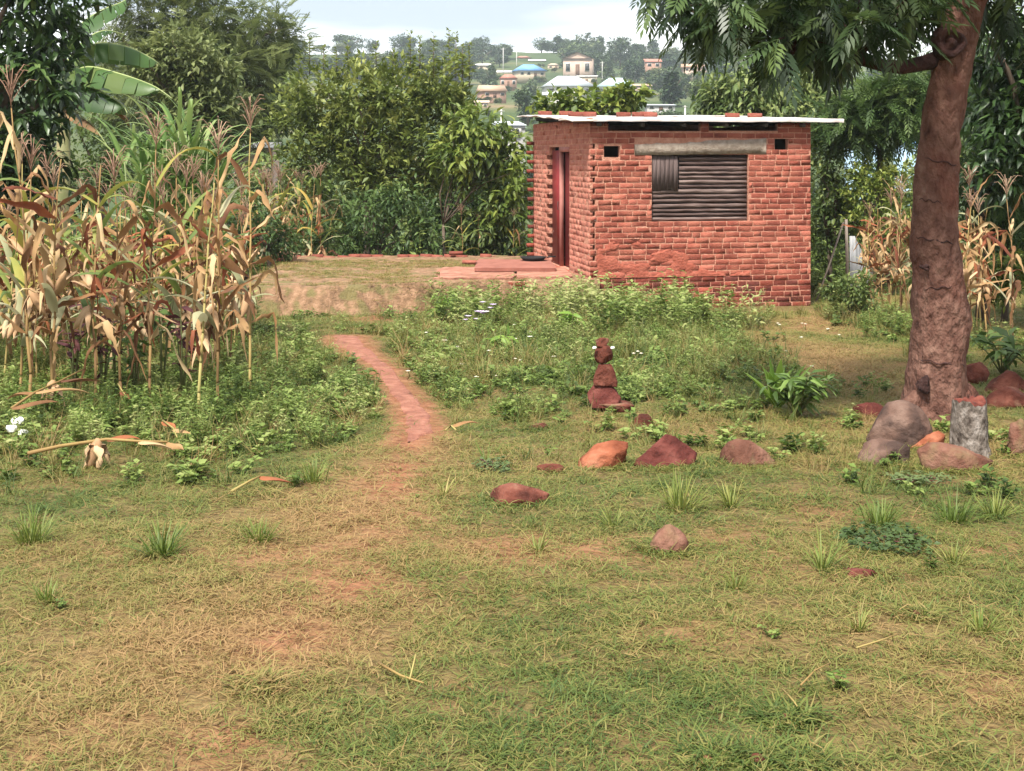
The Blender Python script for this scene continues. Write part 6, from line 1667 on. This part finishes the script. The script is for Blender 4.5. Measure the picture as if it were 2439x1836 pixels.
# trees: five shapes, copied
far_m = [leafmat("far_foliage_" + n_, c_, wa=1.0, wr=.6, trans=.15) for n_, c_ in (("dark", [(.014, .03, .014), (.028, .055, .024), (.055, .09, .036), (.09, .13, .05)]), ("green", [(.025, .05, .018), (.05, .085, .028), (.09, .13, .045), (.14, .18, .065)]), ("olive", [(.04, .055, .02), (.07, .09, .03), (.12, .14, .05), (.18, .19, .075)]))]
TP = []
for k in range(7):
    r = random.Random(400 + k); m = far_m[k % 3]
    T = thing("hillside_tree", "tree", "tree")
    bs = [(np.array((0, 0, .62)), np.array((.36, .36, .34)))] + [(np.array((r.uniform(-.3, .3), r.uniform(-.3, .3), r.uniform(.4, .85))), np.array((r.uniform(.16, .28),) * 2 + (r.uniform(.13, .22),))) for _ in range(6)]
    if k == 5: bs = [(np.array((r.uniform(-.3, .3), r.uniform(-.2, .2), .55 + .42 * i / 7)), np.array((.12, .12, .05))) for i in range(8)]
    if k == 6: bs = [(np.array((0, 0, .3 + .6 * i / 5)), np.array((.17 - .02 * i,) * 2 + (.14,))) for i in range(6)]
    g = Geo(); crown(g, bs, 1500 if k != 5 else 420, LEAF_W, .10, 400 + k, cluster=5, jitter=.3, tint=(.5, .9), shell=.5)
    part("crown", g, m, T); tg = Geo().tube([(0, 0, -.15), (.01, 0, .3), (0, 0, .6)], [.035, .025, .015], 6)
    for q in range(4): tg.tube([(0, 0, .4), (r.uniform(-.3, .3), r.uniform(-.3, .3), r.uniform(.6, .85))], [.015, .006], 5)
    part("trunk", tg, bark_g, T); remember(T); TP.append(T)
usedt = set()
HILL = {0: "dark rounded tree on the far hillside", 3: "dark rounded tree on the far hillside", 1: "mid green rounded tree on the far hillside", 4: "mid green rounded tree on the far hillside", 2: "olive green rounded tree on the far hillside", 6: "narrow dark tree on the far hillside"}
def hill_tree(k, px, py, hpx, d, label, group=None, wide=1.0):
    """py: foot of the tree"""
    o = TP[k] if k not in usedt else copy_tree(TP[k])
    usedt.add(k); h = hpx * PXM * d; x = X(px, d)
    z_ = gz(x, d) if py is None else Z(py, d)
    o.location = (x, d, z_); o.scale = (h * wide, h * wide, h); o.rotation_euler = (0, 0, R.uniform(0, 6.28)); tag(o, label, "tree", group)
for a in [(5, 1262, 135, 60, 500, "tall sparse tree with a ragged top standing out above the hilltop"), (0, 1225, 125, 36, 500, "twin topped dark tree on the skyline left of the tall sparse one"), (0, 1340, 140, 58, 430, "big round dark tree on the skyline right of the tall sparse one"),
          (3, 1370, 190, 62, 350, "broad dark tree above the teal roof"), (6, 1062, 200, 60, 330, "narrow dark tree left of the orange roof", None, .9), (1, 1225, 196, 34, 345, "dense green tree in front of the gabled house"), (4, 1150, 215, 44, 290, "dark green tree left of the large grey roof"),
          (0, 1140, 262, 66, 180, "bluish green tree in the valley left of the yellow green young tree"), (3, 1290, 232, 40, 235, "dark tree in front of the teal roof"), (1, 1330, 235, 34, 225, "grey green tree below the teal roof"), (4, 1440, 236, 50, 220, "dense dark tree right of the teal roof low on the slope"),
          (1, 1520, 235, 66, 150, "broad green tree on the right slope above the hut roof"), (3, 1460, 205, 46, 300, "dark tree below the orange pink house"), (0, 1560, 210, 60, 260, "large dark tree half hidden by the hanging leaves"), (6, 1308, 195, 50, 330, "slim tree beside the pole right of the gabled house", None, .8)]:
    hill_tree(*a)
r = random.Random(88); n_ = 0
while n_ < 262:
    d = r.choice([r.uniform(170, 520), r.uniform(300, 560)]); px = r.choice([r.uniform(200, 2100), r.uniform(980, 1560), r.uniform(980, 1560), r.uniform(600, 1010), r.uniform(-500, 2900)])
    if px < 1000: d = max(d, 380)
    if 1000 < px < 1430 and 210 < d < 420 and r.random() < .5: continue
    th = r.uniform(4.0, 8.5); foot = 335.6 - gz(X(px, d), d) / (PXM * d); top_ = foot - th / (PXM * d); hw = .5 * th / (PXM * d)
    if any(d < hd + 6 and abs(px - hx) < hwid * .55 + hw * .8 and top_ < hb - 3 and foot > ht and 960 < hx < 1530 for hx, hb, hwid, ht, hd in HOUSES): continue
    kk = r.choice([0, 0, 1, 2, 3, 3, 4, 6])
    hill_tree(kk, px, None, th / (PXM * d), d, HILL[kk], HILL[kk].replace('tree', 'trees'), r.uniform(1.1, 1.9)); n_ += 1
for hx, hb, hwid, ht, hd in HOUSES:
    if hd < 150: continue
    for j in range(4):
        d = hd - r.uniform(9, 26); px = hx + hwid * r.uniform(-.65, .65); foot = 335.6 - gz(X(px, d), d) / (PXM * d); top_ = hb - r.uniform(-3, 4)
        if foot - top_ > 6: hill_tree(j, px, None, foot - top_, d, "tree growing right in front of a house on the far hillside", "trees in front of the hillside houses", min(1.6, r.uniform(1.0, 1.3) * max(1, 18 / (foot - top_))))
for i in range(64):
    d = r.uniform(50, 130); px = r.uniform(300, 2150) if i < 34 else r.choice([r.uniform(-700, 300), r.uniform(2150, 3200)])
    hill_tree(r.choice([0, 1, 2, 4]), px, None, r.uniform(2.5, 4.2) / (PXM * d), d, "green tree down in the valley beyond the hut", "trees in the valley", r.uniform(1, 1.4))
